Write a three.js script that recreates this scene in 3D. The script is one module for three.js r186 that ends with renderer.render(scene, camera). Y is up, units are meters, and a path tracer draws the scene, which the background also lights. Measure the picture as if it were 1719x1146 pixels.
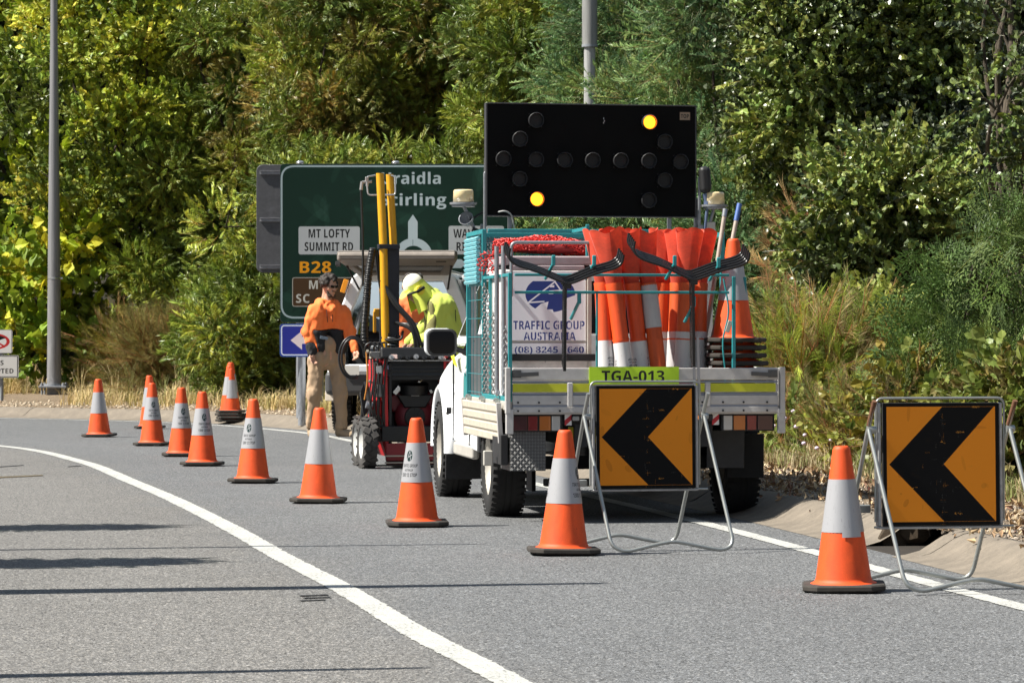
import * as THREE from 'three';
import { RoundedBoxGeometry } from 'three/addons/geometries/RoundedBoxGeometry.js';
import { mergeGeometries } from 'three/addons/utils/BufferGeometryUtils.js';
import { ImprovedNoise } from 'three/addons/math/ImprovedNoise.js';

// ---------------------------------------------------------------- camera, sky, sun, exposure
const F = 6000, PX = 859.5, PY = 562, H = 1.244;          // focal length and horizon of the photograph in its pixels; eye height in metres
const scene = new THREE.Scene();
const camera = new THREE.PerspectiveCamera(2 * Math.atan(573 / F) * 180 / Math.PI, 1024 / 682, 0.5, 2000);
camera.position.set(0, H, 0);
camera.lookAt(0, H - 11 / F * 100, -100);
camera.focus = 22; camera.userData.fStop = 18;
const renderer = new THREE.WebGLRenderer({ antialias: true });
renderer.setSize(1024, 682);
renderer.toneMapping = THREE.LinearToneMapping;
renderer.toneMappingExposure = 2.2;
renderer.shadowMap.enabled = true;
const ELEV = 50 * Math.PI / 180, AZ = 12 * Math.PI / 180;  // sun: high on the left, a little behind the camera
const SUN = new THREE.Vector3(-Math.cos(ELEV) * Math.cos(AZ), Math.sin(ELEV), Math.cos(ELEV) * Math.sin(AZ));
{ // clear pale blue summer sky, brighter and whiter towards the horizon
  const w = 64, h = 32, d = new Float32Array(w * h * 4);
  for (let j = 0; j < h; j++) for (let i = 0; i < w; i++) { const e = (j + .5) / h * 2 - 1, t = Math.max(0, e) ** .55, k = (j * w + i) * 4, g = e < 0 ? .3 : 1; d[k] = g * (1.5 - .82 * t); d[k + 1] = g * (1.6 - .57 * t); d[k + 2] = g * (1.75 - .2 * t); d[k + 3] = 1; }
  const t = new THREE.DataTexture(d, w, h, THREE.RGBAFormat, THREE.FloatType); t.mapping = THREE.EquirectangularReflectionMapping; t.magFilter = t.minFilter = THREE.LinearFilter; t.colorSpace = THREE.LinearSRGBColorSpace; t.needsUpdate = true;
  scene.background = t; scene.environment = t;
}
scene.environmentIntensity = 0.13; scene.backgroundIntensity = 0.13;
const sun = new THREE.DirectionalLight(new THREE.Color(1, 0.955, 0.87), 5);
sun.position.copy(SUN).multiplyScalar(90).add(new THREE.Vector3(0, 0, -35));
sun.target.position.set(0, 0, -35); scene.add(sun.target);
sun.castShadow = true; sun.shadow.radius = 1;
Object.assign(sun.shadow.camera, { left: -50, right: 50, top: 50, bottom: -50, near: 1, far: 220 });
sun.shadow.mapSize.set(4096, 4096); sun.shadow.bias = -0.0004; sun.shadow.normalBias = 0.02;
scene.add(sun);

// ---------------------------------------------------------------- helpers
let seed = 12345;
const rnd = () => { seed |= 0; seed = seed + 0x6D2B79F5 | 0; let t = Math.imul(seed ^ seed >>> 15, 1 | seed); t = t + Math.imul(t ^ t >>> 7, 61 | t) ^ t; return ((t ^ t >>> 14) >>> 0) / 4294967296; };
const rr = (a, b) => a + (b - a) * rnd();
const noise = new ImprovedNoise();
const V = (x, y, z) => new THREE.Vector3(x, y, z);
const at = (px, py, d) => V((px - PX) / F * d, H - (py - PY) / F * d, -d);      // photograph pixel at a distance -> place
const gd = (py, e = 0) => (H - e) * F / (py - PY);                               // distance of the ground seen at a pixel row
const used = {};
function numbered(n) { const k = used[n] = (used[n] ?? -1) + 1; return k ? n + '_' + String(k).padStart(3, '0') : n; }
function tag(o, label, category, group, kind) {
  if (label) o.userData.label = label; if (category) o.userData.category = category;
  if (group) o.userData.group = group; if (kind) o.userData.kind = kind; return o;
}
function thing(name, label, category, pos, turn = 0, group) {
  const g = new THREE.Group(); g.name = numbered(name); tag(g, label, category, group);
  if (pos) g.position.copy(pos); g.rotation.y = turn; scene.add(g); return g;
}
function mesh(name, geo, mat, parent) {
  if (Array.isArray(geo)) geo = join(geo);
  const m = new THREE.Mesh(geo, mat); m.name = parent === scene ? numbered(name) : name; m.castShadow = m.receiveShadow = true;
  (parent || scene).add(m); return m;
}
function grp(name, parent) { const g = new THREE.Group(); g.name = name; parent.add(g); return g; }
function copyOf(o, label) { const c = o.clone(); c.name = numbered(o.name.replace(/_\d+$/, '')); c.userData = { ...o.userData }; if (label) c.userData.label = label; scene.add(c); return c; }
function join(list) {
  list = list.flat(9).map(g => { const n = g.index ? g.toNonIndexed() : g; for (const k of Object.keys(n.attributes)) if (!['position', 'normal', 'uv'].includes(k)) n.deleteAttribute(k); if (!n.attributes.uv) n.setAttribute('uv', new THREE.BufferAttribute(new Float32Array(n.attributes.position.count * 2), 2)); if (!n.attributes.normal) n.computeVertexNormals(); return n; });
  return list.length === 1 ? list[0] : mergeGeometries(list);
}
const mv = (g, x, y, z, rx = 0, ry = 0, rz = 0) => { if (rx) g.rotateX(rx); if (ry) g.rotateY(ry); if (rz) g.rotateZ(rz); return g.translate(x, y, z); };
function metric(g) { const p = g.attributes.position, n = g.attributes.normal, uv = g.attributes.uv, o = rnd(), q = rnd(); for (let i = 0; i < p.count; i++) { const a = Math.abs(n.getX(i)), b = Math.abs(n.getY(i)), c = Math.abs(n.getZ(i)); a > b && a > c ? uv.setXY(i, p.getZ(i) + o, p.getY(i) + q) : b > c ? uv.setXY(i, p.getX(i) + o, p.getZ(i) + q) : uv.setXY(i, p.getX(i) + o, p.getY(i) + q); } return g; }   // texture coordinates in metres
const bx = (w, h, d, x = 0, y = 0, z = 0, rx = 0, ry = 0, rz = 0, r = 0.006) => mv(metric(r > 0 && Math.min(w, h, d) > r * 2.2 ? new RoundedBoxGeometry(w, h, d, 1, r) : new THREE.BoxGeometry(w, h, d)), x, y, z, rx, ry, rz);
function rod(a, b, r1, r2 = r1, seg = 10) {
  a = Array.isArray(a) ? V(...a) : a; b = Array.isArray(b) ? V(...b) : b;
  const d = b.clone().sub(a), g = new THREE.CylinderGeometry(r2, r1, d.length(), seg);
  g.applyQuaternion(new THREE.Quaternion().setFromUnitVectors(V(0, 1, 0), d.clone().normalize()));
  return g.translate((a.x + b.x) / 2, (a.y + b.y) / 2, (a.z + b.z) / 2);
}
const cyl = (r, h, x, y, z, rx = 0, ry = 0, rz = 0, seg = 20, r2 = r) => mv(new THREE.CylinderGeometry(r2, r, h, seg), x, y, z, rx, ry, rz);
const sph = (r, x, y, z, sx = 1, sy = 1, sz = 1, s = 14) => { const g = new THREE.SphereGeometry(r, s, Math.round(s * .7)); g.scale(sx, sy, sz); return g.translate(x, y, z); };
function pipe(pts, r, bend = 0.06, closed = false, seg = 8) {                       // a tube bent at rounded corners
  const p = pts.map(q => Array.isArray(q) ? V(...q) : q), c = new THREE.CurvePath();
  let prev = p[0];
  for (let i = 1; i < p.length - 1; i++) {
    const a = p[i].clone().add(p[i - 1].clone().sub(p[i]).setLength(Math.min(bend, p[i].distanceTo(p[i - 1]) * .45)));
    const b = p[i].clone().add(p[i + 1].clone().sub(p[i]).setLength(Math.min(bend, p[i].distanceTo(p[i + 1]) * .45)));
    c.add(new THREE.LineCurve3(prev, a)); c.add(new THREE.QuadraticBezierCurve3(a, p[i], b)); prev = b;
  }
  c.add(new THREE.LineCurve3(prev, p[p.length - 1]));
  const out = []; for (const k of c.curves) { const n = k.isLineCurve3 ? Math.max(1, Math.ceil(k.getLength() / 0.25)) : 5; for (let i = 0; i < n; i++) out.push(k.getPoint(i / n)); }
  out.push(p[p.length - 1]);
  return tubeAlong(out, () => r, seg);
}
function tubeAlong(pts, rad, seg = 7, cap = true) {                                 // tube through the points themselves, radius by fraction
  const n = pts.length, pos = [], nor = [], uv = [], idx = []; let u = V(0, 0, 0), L = 0;
  const t0 = pts[1].clone().sub(pts[0]).normalize(); u = Math.abs(t0.y) < .9 ? V(0, 1, 0) : V(1, 0, 0); u.sub(t0.clone().multiplyScalar(u.dot(t0))).normalize();
  for (let i = 0; i < n; i++) {
    const t = (pts[Math.min(n - 1, i + 1)].clone().sub(pts[Math.max(0, i - 1)])).normalize(); u.sub(t.clone().multiplyScalar(u.dot(t))).normalize();
    const w = t.clone().cross(u), r = rad(i / (n - 1)); if (i) L += pts[i].distanceTo(pts[i - 1]);
    for (let j = 0; j <= seg; j++) { const a = j / seg * Math.PI * 2, c = u.clone().multiplyScalar(Math.cos(a)).addScaledVector(w, Math.sin(a)); pos.push(pts[i].x + c.x * r, pts[i].y + c.y * r, pts[i].z + c.z * r); nor.push(c.x, c.y, c.z); uv.push(j / seg, L); }
  }
  for (let i = 0; i < n - 1; i++) for (let j = 0; j < seg; j++) { const a = i * (seg + 1) + j, b = a + seg + 1; idx.push(a, a + 1, b, b, a + 1, b + 1); }
  if (cap) for (const i of [0, n - 1]) { const c = pos.length / 3, t = (i ? pts[n - 1].clone().sub(pts[n - 2]) : pts[0].clone().sub(pts[1])).normalize(); pos.push(pts[i].x, pts[i].y, pts[i].z); nor.push(t.x, t.y, t.z); uv.push(.5, .5);
    for (let j = 0; j <= seg; j++) { const k = (i * (seg + 1) + j) * 3; pos.push(pos[k], pos[k + 1], pos[k + 2]); nor.push(t.x, t.y, t.z); uv.push(.5, .5); }
    for (let j = 0; j < seg; j++) i ? idx.push(c, c + 1 + j, c + 2 + j) : idx.push(c, c + 2 + j, c + 1 + j); }
  const g = new THREE.BufferGeometry(); g.setAttribute('position', new THREE.Float32BufferAttribute(pos, 3)); g.setAttribute('normal', new THREE.Float32BufferAttribute(nor, 3)); g.setAttribute('uv', new THREE.Float32BufferAttribute(uv, 2)); g.setIndex(idx); return g;
}
const smooth = (pts, n) => new THREE.CatmullRomCurve3(pts.map(q => Array.isArray(q) ? V(...q) : q), false, 'centripetal').getPoints(n);
const curveTube = (pts, r, n = 24, seg = 8) => tubeAlong(smooth(pts, n), () => r, seg);
const prism = (pts, depth, bevel = 0.004) => new THREE.ExtrudeGeometry(new THREE.Shape(pts.map(p => new THREE.Vector2(...p))), { depth, bevelEnabled: bevel > 0, bevelSize: bevel, bevelThickness: bevel, bevelSegments: 1, bevelOffset: -bevel, curveSegments: 20 });
const lathe = (pts, seg = 28) => new THREE.LatheGeometry(pts.map(p => new THREE.Vector2(...p)), seg);
function roundRect(w, h, r) { const s = new THREE.Shape(), x = -w / 2, y = -h / 2; s.moveTo(x + r, y); s.lineTo(x + w - r, y); s.quadraticCurveTo(x + w, y, x + w, y + r); s.lineTo(x + w, y + h - r); s.quadraticCurveTo(x + w, y + h, x + w - r, y + h); s.lineTo(x + r, y + h); s.quadraticCurveTo(x, y + h, x, y + h - r); s.lineTo(x, y + r); s.quadraticCurveTo(x, y, x + r, y); return s; }
function face(shape, w, h) { const g = new THREE.ShapeGeometry(shape, 8), p = g.attributes.position, uv = g.attributes.uv; for (let i = 0; i < p.count; i++) uv.setXY(i, p.getX(i) / w + .5, p.getY(i) / h + .5); return g; }
function canvasTex(w, h, draw) { const c = document.createElement('canvas'); c.width = w; c.height = h; const x = c.getContext('2d'); draw(x, w, h); const t = new THREE.CanvasTexture(c); t.colorSpace = THREE.SRGBColorSpace; t.anisotropy = 8; return t; }
const lin = (r, g, b) => new THREE.Color().setRGB(r, g, b);
const M = (color, rough = .6, metal = 0, o = {}) => new (o.clearcoat !== undefined || o.transmission !== undefined || o.sheen !== undefined ? THREE.MeshPhysicalMaterial : THREE.MeshStandardMaterial)({ color: Array.isArray(color) ? lin(...color) : color, roughness: rough, metalness: metal, ...o });
function dataTex(n, fn, srgb = true) { const d = new Uint8Array(n * n * 4); for (let j = 0; j < n; j++) for (let i = 0; i < n; i++) { const v = fn(i, j), k = (j * n + i) * 4; d[k] = v[0]; d[k + 1] = v[1]; d[k + 2] = v[2]; d[k + 3] = 255; } const t = new THREE.DataTexture(d, n, n); t.wrapS = t.wrapT = THREE.RepeatWrapping; t.magFilter = THREE.LinearFilter; t.minFilter = THREE.LinearMipmapLinearFilter; t.generateMipmaps = true; if (srgb) t.colorSpace = THREE.SRGBColorSpace; t.needsUpdate = true; return t; }
const fbm = (x, y, z = 0, o = 4) => { let s = 0, a = .5, f = 1; for (let i = 0; i < o; i++) { s += a * noise.noise(x * f, y * f, z + i * 7.3); a *= .5; f *= 2; } return s; };
// grime: a tiling blotch-and-speck map that gives painted and plastic surfaces their wear (multiplies the material colour)
const tileN = (i, j, n, p, s) => { let v = 0, a = .5; for (let o = 0, q = p; o < 4; o++, q *= 2) { const x = i / n * q, y = j / n * q, fx = x / q, fy = y / q; v += a * ((1 - fx) * (1 - fy) * noise.noise(x, y, s) + fx * (1 - fy) * noise.noise(x - q, y, s) + (1 - fx) * fy * noise.noise(x, y - q, s) + fx * fy * noise.noise(x - q, y - q, s)); a *= .55; } return v; };
const grime = dataTex(512, (i, j) => { const v = tileN(i, j, 512, 6, 3), w = tileN(i, j, 512, 24, 9); let c = 236 + v * 40 + w * 22 + rr(-5, 5); if (w > .33) c -= 60; c = Math.max(60, Math.min(255, c)); return [c, c * .985, c * .96]; });
const dirt = dataTex(512, (i, j) => { const v = tileN(i, j, 512, 4, 41), w = tileN(i, j, 512, 16, 15), s = tileN(i * 6 % 512, j, 512, 20, 27), k = tileN(i, j, 512, 48, 63); let c = 226 + v * 60 + w * 36 + rr(-8, 8); if (k > .3) c -= 90; if (s > .36) c -= 45; c = Math.max(50, Math.min(255, c)); return [c, c * .965, c * .92]; });
const scuff = dataTex(512, (i, j) => { const v = tileN(i, j, 512, 10, 31), w = tileN(i, j, 512, 30, 19); let c = 215 + v * 70 + w * 40; c = Math.max(90, Math.min(255, c)); return [c, c, c]; });
// ---------------------------------------------------------------- the road, its lines, kerbs and verges
const edgePts = [[9.4, -32], [5.8, -6], [4.15, 5], [2.33, 16.3], [1.23, 23.8], [-.1, 31.5], [-1.72, 41], [-2.85, 46], [-4.9, 50.6], [-7.8, 53.4], [-12, 55.4], [-24, 57.5], [-60, 58]];
const edgeCurve = smooth(edgePts.map(([x, d]) => V(x, 0, -d)), 700);                  // the white edge line on the far side of the lane
function normals(c) { return c.map((p, i) => { const t = c[Math.min(c.length - 1, i + 1)].clone().sub(c[Math.max(0, i - 1)]).normalize(); return V(-t.z, 0, t.x); }); }
const edgeN = normals(edgeCurve);                                                      // points away from the road
const edgeLen = [0]; for (let i = 1; i < edgeCurve.length; i++) edgeLen.push(edgeLen[i - 1] + edgeCurve[i].distanceTo(edgeCurve[i - 1]));
const lerpTab = (tab, x) => { for (let i = 1; i < tab.length; i++) if (x < tab[i][0]) { const [a, b] = [tab[i - 1], tab[i]]; return a[1] + (b[1] - a[1]) * (x - a[0]) / (b[0] - a[0]); } return tab[tab.length - 1][1]; };
const RISE = [[.35, 0], [.8, .15], [3, .19], [7, .27], [12, .9], [25, 3], [60, 9], [260, 26]];
function edgeDist(x, z) { let b = 1e9, k = 0; for (let i = 0; i < edgeCurve.length; i += 4) { const d = (edgeCurve[i].x - x) ** 2 + (edgeCurve[i].z - z) ** 2; if (d < b) { b = d; k = i; } } const s = (x - edgeCurve[k].x) * edgeN[k].x + (z - edgeCurve[k].z) * edgeN[k].z; return Math.sign(s) * Math.sqrt(b); }
const verge = (x, z) => { const s = edgeDist(x, z); return s < .35 ? 0 : lerpTab(RISE, s) + .05 * Math.max(0, Math.min(1, (s - 1.2) / 2)) * fbm(x * .9, z * .9, 4); };
// asphalt: chips of stone in dark binder, 4 m to the tile
const asphalt = (() => {
  const n = 2048, a = new Float32Array(n * n).fill(0); const warm = new Float32Array(n * n);
  for (let i = 0; i < n * n; i++) a[i] = .62 + (rnd() - .5) * .26;
  for (let k = 0; k < 200000; k++) { const x = rnd() * n | 0, y = rnd() * n | 0, q = rnd(), r = q < .6 ? 1.4 : q < .93 ? 2.1 : 3.2, b = rnd() < .36 ? rr(.06, .32) : rr(.62, 1.4), w = rr(-.5, 1); const R = Math.ceil(r); for (let dy = -R; dy <= R; dy++) for (let dx = -R; dx <= R; dx++) if (dx * dx + dy * dy <= r * r) { const p = ((y + dy + n) % n) * n + (x + dx + n) % n; a[p] = b; warm[p] = w; } }
  return dataTex(n, (i, j) => { const p = j * n + i, v = Math.max(0, Math.min(1, a[p])) * 205, w = warm[p]; return [Math.min(255, v + w * 6), v + w * 2, v - w * 5]; });
})();
const asphaltMat = M([1, 1, 1], .86, 0, { map: asphalt, bumpMap: asphalt, bumpScale: .004, vertexColors: true });
// the worn lane marking that bends across the picture
const lanePts = [[2.9, -8], [.95, 6.5], [-.003, 12.78], [-.39, 14.87], [-.81, 17.4], [-1.3, 20.06], [-1.74, 22.6], [-2.54, 26.9], [-3.23, 30.3], [-4.27, 35.2], [-5.7, 39.9], [-8.6, 44.6], [-14, 48.5], [-24, 51], [-60, 52]];
const laneCurve = smooth(lanePts.map(([x, d]) => V(x, 0, -d)), 700), laneN = normals(laneCurve);
function laneSide(x, z) { let b = 1e9, k = 0; for (let i = 0; i < laneCurve.length; i += 5) { const d = (laneCurve[i].x - x) ** 2 + (laneCurve[i].z - z) ** 2; if (d < b) { b = d; k = i; } } return Math.sign((x - laneCurve[k].x) * laneN[k].x + (z - laneCurve[k].z) * laneN[k].z) * Math.sqrt(b); }
{
  const g = new THREE.PlaneGeometry(90, 130, 225, 325); g.rotateX(-Math.PI / 2); g.translate(-25, 0, -30);
  const p = g.attributes.position, uv = g.attributes.uv, c = new Float32Array(p.count * 3);
  for (let i = 0; i < p.count; i++) {
    const x = p.getX(i), z = p.getZ(i); uv.setXY(i, x / 4, z / 4);
    const s = laneSide(x, z), t = Math.max(0, Math.min(1, (s + .25) / .5));               // two paving batches meet along the lane marking
    const v = (1 + .16 * fbm(x * .35, z * .12, 2) + .12 * fbm(x * 1.7, z * .7, 8)) * .46;
    const tr = Math.abs(s - 1.1) < .35 || Math.abs(s - 2.6) < .35 || Math.abs(s + 1) < .35 || Math.abs(s + 2.5) < .35 ? 1.05 : 1;
    c.set([v * tr * (1.055 - .15 * t), v * tr * (1.02 - .09 * t), v * tr * (.97 - .01 * t)], i * 3);
  }
  g.setAttribute('color', new THREE.BufferAttribute(c, 3));
  tag(mesh('road', g, asphaltMat, scene), 'grey chip seal road curving to the left past the works', 'road', null, 'structure');
}
function strip(curve, nrm, offs, hs, i0 = 0, i1 = curve.length - 1, jit = 0, uvs = 1) {           // a band swept along a curve: offsets across and heights
  const pos = [], uv = [], idx = [], m = offs.length; let L = 0;
  for (let i = i0; i <= i1; i++) { if (i > i0) L += curve[i].distanceTo(curve[i - 1]);
    for (let j = 0; j < m; j++) { const o = offs[j] + (jit ? jit * fbm(i * 2.7, j * 9.1, 3) : 0), x = curve[i].x + nrm[i].x * o, z = curve[i].z + nrm[i].z * o; pos.push(x, typeof hs === 'function' ? hs(x, z, o) : hs[j], z); uv.push(o * uvs, L * uvs); } }
  for (let i = 0; i < i1 - i0; i++) for (let j = 0; j < m - 1; j++) { const a = i * m + j, b = a + m; idx.push(a, b, a + 1, b, b + 1, a + 1); }
  const g = new THREE.BufferGeometry(); g.setAttribute('position', new THREE.Float32BufferAttribute(pos, 3)); g.setAttribute('uv', new THREE.Float32BufferAttribute(uv, 2)); g.setIndex(idx); g.computeVertexNormals();
  const n = g.attributes.normal; let up = 0; for (let i = 0; i < n.count; i++) up += n.getY(i); if (up < 0) { for (let i = 0; i < idx.length; i += 3) [idx[i], idx[i + 1]] = [idx[i + 1], idx[i]]; g.setIndex(idx); g.computeVertexNormals(); }
  return g;
}
const paint = dataTex(1024, (i, j) => { const v = tileN(i, j, 1024, 8, 51), w = tileN(i, j, 1024, 60, 13); let c = 240 + v * 22 + rr(-9, 6); if (w > .2 + v * .25) c -= 70 + rr(0, 95); if (rnd() < .012) c -= 120; return [c, c, c - 4].map(q => Math.max(70, Math.min(255, q))); });
const lineMat = M([.47, .47, .46], .8, 0, { map: paint, bumpMap: asphalt, bumpScale: .002 });
function dense(c, step) { const out = [c[0]]; for (let i = 1; i < c.length; i++) { const n = Math.max(1, Math.ceil(c[i].distanceTo(c[i - 1]) / step)); for (let k = 1; k <= n; k++) out.push(c[i - 1].clone().lerp(c[i], k / n)); } return out; }
{ const d = dense(laneCurve, .08), n = normals(d); tag(mesh('lane_marking', strip(d, n, [-.07, -.03, .03, .07], [.004, .004, .004, .004], 0, d.length - 1, .022, .9), lineMat, scene), 'thick white line sweeping across the near lane', 'road marking', null, 'structure'); }
{ const d = dense(edgeCurve, .1), n = normals(d); tag(mesh('edge_marking', strip(d, n, [-.06, -.02, .02, .06], [.004, .004, .004, .004], 0, d.length - 1, .022, .9), lineMat, scene), 'white edge line along the kerb under the truck', 'road marking', null, 'structure'); }
// verge: dry soil, gravel and litter
const soil = dataTex(1024, (i, j) => { const v = tileN(i, j, 1024, 12, 71), w = tileN(i, j, 1024, 70, 23); const k = rnd(); let c = 150 + v * 60 + w * 70 + (k < .12 ? -60 : k > .9 ? 60 : 0) + rr(-22, 22); c = Math.max(30, Math.min(250, c)); return [Math.min(255, c * 1.08), c * .95, c * .78]; });
const soilMat = M([.62, .6, .58], .95, 0, { map: soil, bumpMap: soil, bumpScale: .02 });
tag(mesh('verge_ground', strip(edgeCurve, edgeN, [.74, .9, 1.2, 1.6, 2, 2.5, 3, 3.6, 4.4, 5.5, 7, 9], (x, z, o) => lerpTab(RISE, o) + (o > 1.2 && o < 70 ? .05 * Math.min(1, (o - 1.2) / 2) * fbm(x * .9, z * .9, 4) : 0) - .004, 0, edgeCurve.length - 1, 0, .5), soilMat, scene), 'dry stony ground rising from the kerb to the bushes', 'ground', null, 'structure');
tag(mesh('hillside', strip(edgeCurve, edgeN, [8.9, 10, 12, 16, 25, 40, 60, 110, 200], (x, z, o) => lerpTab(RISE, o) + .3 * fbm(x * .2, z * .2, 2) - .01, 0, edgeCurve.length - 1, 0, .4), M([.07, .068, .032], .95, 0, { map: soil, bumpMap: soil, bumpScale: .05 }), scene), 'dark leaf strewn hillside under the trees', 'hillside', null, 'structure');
{ const g = new THREE.PlaneGeometry(1400, 1400, 2, 2); g.rotateX(-Math.PI / 2); const uv = g.attributes.uv; for (let i = 0; i < uv.count; i++) uv.setXY(i, uv.getX(i) * 700, uv.getY(i) * 700); g.translate(0, -.03, 0); tag(mesh('ground', g, soilMat, scene), 'dry open ground around the road', 'ground', null, 'structure'); }
// rolled concrete kerb in cast lengths, with the drain mouth left open on the right
const concrete = dataTex(512, (i, j) => { const v = tileN(i, j, 512, 5, 91), w = tileN(i, j, 512, 40, 33); let c = 195 + v * 75 + w * 50 + rr(-18, 18); if (w > .3) c -= 60; c = Math.max(60, Math.min(255, c)); return [c, c * .95, c * .875]; });
const kerbMat = M([.29, .272, .252], .9, 0, { map: concrete, bumpMap: concrete, bumpScale: .006 });
const kerbO = [.34, .42, .5, .56, .63, .69, .74, .78, .8], kerbH = [.002, .012, .035, .07, .115, .142, .152, .15, .06];
const kerb = new THREE.Group(); kerb.name = 'kerb'; tag(kerb, 'rolled concrete kerb along the outside of the bend', 'kerb', null, 'structure'); scene.add(kerb);
const idxAt = d => { let k = 0; for (let i = 0; i < edgeCurve.length; i++) if (-edgeCurve[i].z < d) k = i; return k; };
{
  const cuts = [0]; const gapA = idxAt(20.05), gapB = idxAt(20.95); let last = 0;
  for (let i = 1; i < edgeCurve.length; i++) if (edgeLen[i] - edgeLen[last] > 2.6 || i === gapA || i === gapB) { cuts.push(i); last = i; }
  for (let k = 0; k < cuts.length - 1; k++) if (!(cuts[k] >= gapA && cuts[k + 1] <= gapB)) {
    const i0 = cuts[k], i1 = cuts[k + 1], dz = rr(-.004, .004);
    const seg = dense(edgeCurve.slice(i0, i1 + 1), .3), n = normals(seg), Ltot = seg.length - 1;
    seg[0] = seg[0].clone().lerp(seg[1], .05);
    const hump = s => 1 + .03 * fbm(s, k, 1);
    mesh('kerb_length', strip(seg, n, kerbO, kerbH.map(h => h > .02 ? h * hump(1) + dz : h), 0, Ltot, .004, 1), kerbMat, kerb);
  }
  // faint survey paint and three short dark strokes on the near lane
  const flat = (name, pts, m, label, cat) => { const sh = new THREE.Shape(pts.map(([px, py]) => { const d = gd(py); return new THREE.Vector2((px - PX) / F * d, d); })); const g = new THREE.ShapeGeometry(sh); g.rotateX(-Math.PI / 2); g.translate(0, .0042, 0); const uv = g.attributes.uv; for (let i = 0; i < uv.count; i++) uv.setXY(i, uv.getX(i) / 4, uv.getY(i) / 4); tag(mesh(name, g, m, scene), label, cat, null, 'structure'); };
  flat('survey_marking', [[-20, 801.5], [70, 797.5], [72, 799], [-20, 803.5]], M([.3, .22, .09], .9, 0, { map: asphalt }), 'faded yellow survey line on the near lane at the left edge', 'road marking');
  const darkMark = M([.05, .05, .052], .8, 0, { map: asphalt }); [[500, 1000, 548, 1.6], [506, 1004, 552, 1.4], [500, 1008.5, 544, 1.3]].forEach(([a, y, b, h], i) => flat('dark_marking', [[a, y], [b, y - 1.6], [b + 4, y - 1.6 + h], [a + 6, y + h]], darkMark, ['upper', 'middle', 'lower'][i] + ' of three short dark strokes beside the lane marking', 'road marking'));
  flat('tar_seam', [[-20, 784.6], [38, 780.8], [40, 781.5], [-20, 785.6]], darkMark, 'thin dark seam in the near lane at the far left', 'road seam'); flat('tar_seam', [[112, 783.2], [134, 781.6], [136, 782.4], [114, 784]], darkMark, 'short dark seam just left of the lane marking', 'road seam');
  // the drain mouth
  const k = idxAt(20.5), p = edgeCurve[k], n = edgeN[k], a = Math.atan2(-n.z, n.x);
  const t = thing('kerb_drain', 'dark stone lined drain mouth open in the right hand kerb', 'drain', V(p.x + n.x * .62, 0, p.z + n.z * .62), a);
  const dm = M([.05, .047, .043], .95, 0, { map: soil });
  mesh('floor_slab', bx(.5, .02, .9, .02, -.004, 0), dm, t); mesh('back_wall', bx(.06, .2, .95, .3, .09, 0), dm, t);
  const st = M([.3, .27, .23], .95, 0, { map: soil, bumpMap: soil, bumpScale: .02 });
  mesh('stone', new THREE.DodecahedronGeometry(.1, 0).scale(1, 1, .6).translate(-.02, .05, -.46), st, t); mesh('stone', new THREE.DodecahedronGeometry(.08, 0).scale(1.3, .9, .8).translate(.1, .08, -.43), st, t);
  mesh('lintel', bx(.2, .06, 1.0, .22, .16, 0, 0, 0, 0, .015), kerbMat, t);
}
// ---------------------------------------------------------------- plants
const Mtx = new THREE.Matrix4(), Q = new THREE.Quaternion(), E = new THREE.Euler(), S3 = V(1, 1, 1), P3 = V(0, 0, 0);
function leafShape(L, w, fold, broad = true) {                          // one leaf along +y, folded on its midrib and drooping at the tip
  const A = [0, 0, 0], B = [-w / 2, L * .38, fold], C = [-w * .36, L * .72, fold * .6], D = [0, L, -fold * 1.3], E2 = [w * .36, L * .72, fold * .6], G = [w / 2, L * .38, fold], Mi = [0, L * .5, -fold * .25];
  const t = broad ? [A, Mi, B, B, Mi, C, C, Mi, D, D, Mi, E2, E2, Mi, G, G, Mi, A] : [A, [0, L * .55, -fold * .2], [-w / 2, L * .45, fold], [-w / 2, L * .45, fold], [0, L * .55, -fold * .2], D, D, [0, L * .55, -fold * .2], [w / 2, L * .45, fold], [w / 2, L * .45, fold], [0, L * .55, -fold * .2], A];
  const g = new THREE.BufferGeometry(); g.setAttribute('position', new THREE.Float32BufferAttribute(t.flat(), 3)); g.computeVertexNormals(); return g;
}
function spray(items) {                                                 // leaves put on a twig: [leaf geometry, pos, euler, scale, tint]
  const pos = [], nor = [], col = [];
  for (const [g, p, e, s, c] of items) {
    Mtx.compose(P3.set(...p), Q.setFromEuler(E.set(...e)), S3.set(s, s, s)); const h = g.clone().applyMatrix4(Mtx), a = h.attributes.position, n = h.attributes.normal;
    for (let i = 0; i < a.count; i++) { pos.push(a.getX(i), a.getY(i), a.getZ(i)); nor.push(n.getX(i), n.getY(i), n.getZ(i)); col.push(...c); }
  }
  const g = new THREE.BufferGeometry(); g.setAttribute('position', new THREE.Float32BufferAttribute(pos, 3)); g.setAttribute('normal', new THREE.Float32BufferAttribute(nor, 3)); g.setAttribute('color', new THREE.Float32BufferAttribute(col, 3)); return g;
}
const tint = (v, y = 0) => [v * (1 + y), v, v * (1 - y)];
function twigGeo(L, r) { const g = new THREE.CylinderGeometry(r * .4, r, L, 3, 1, true).toNonIndexed(); g.translate(0, L / 2, 0); g.deleteAttribute('uv'); return g; }
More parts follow.
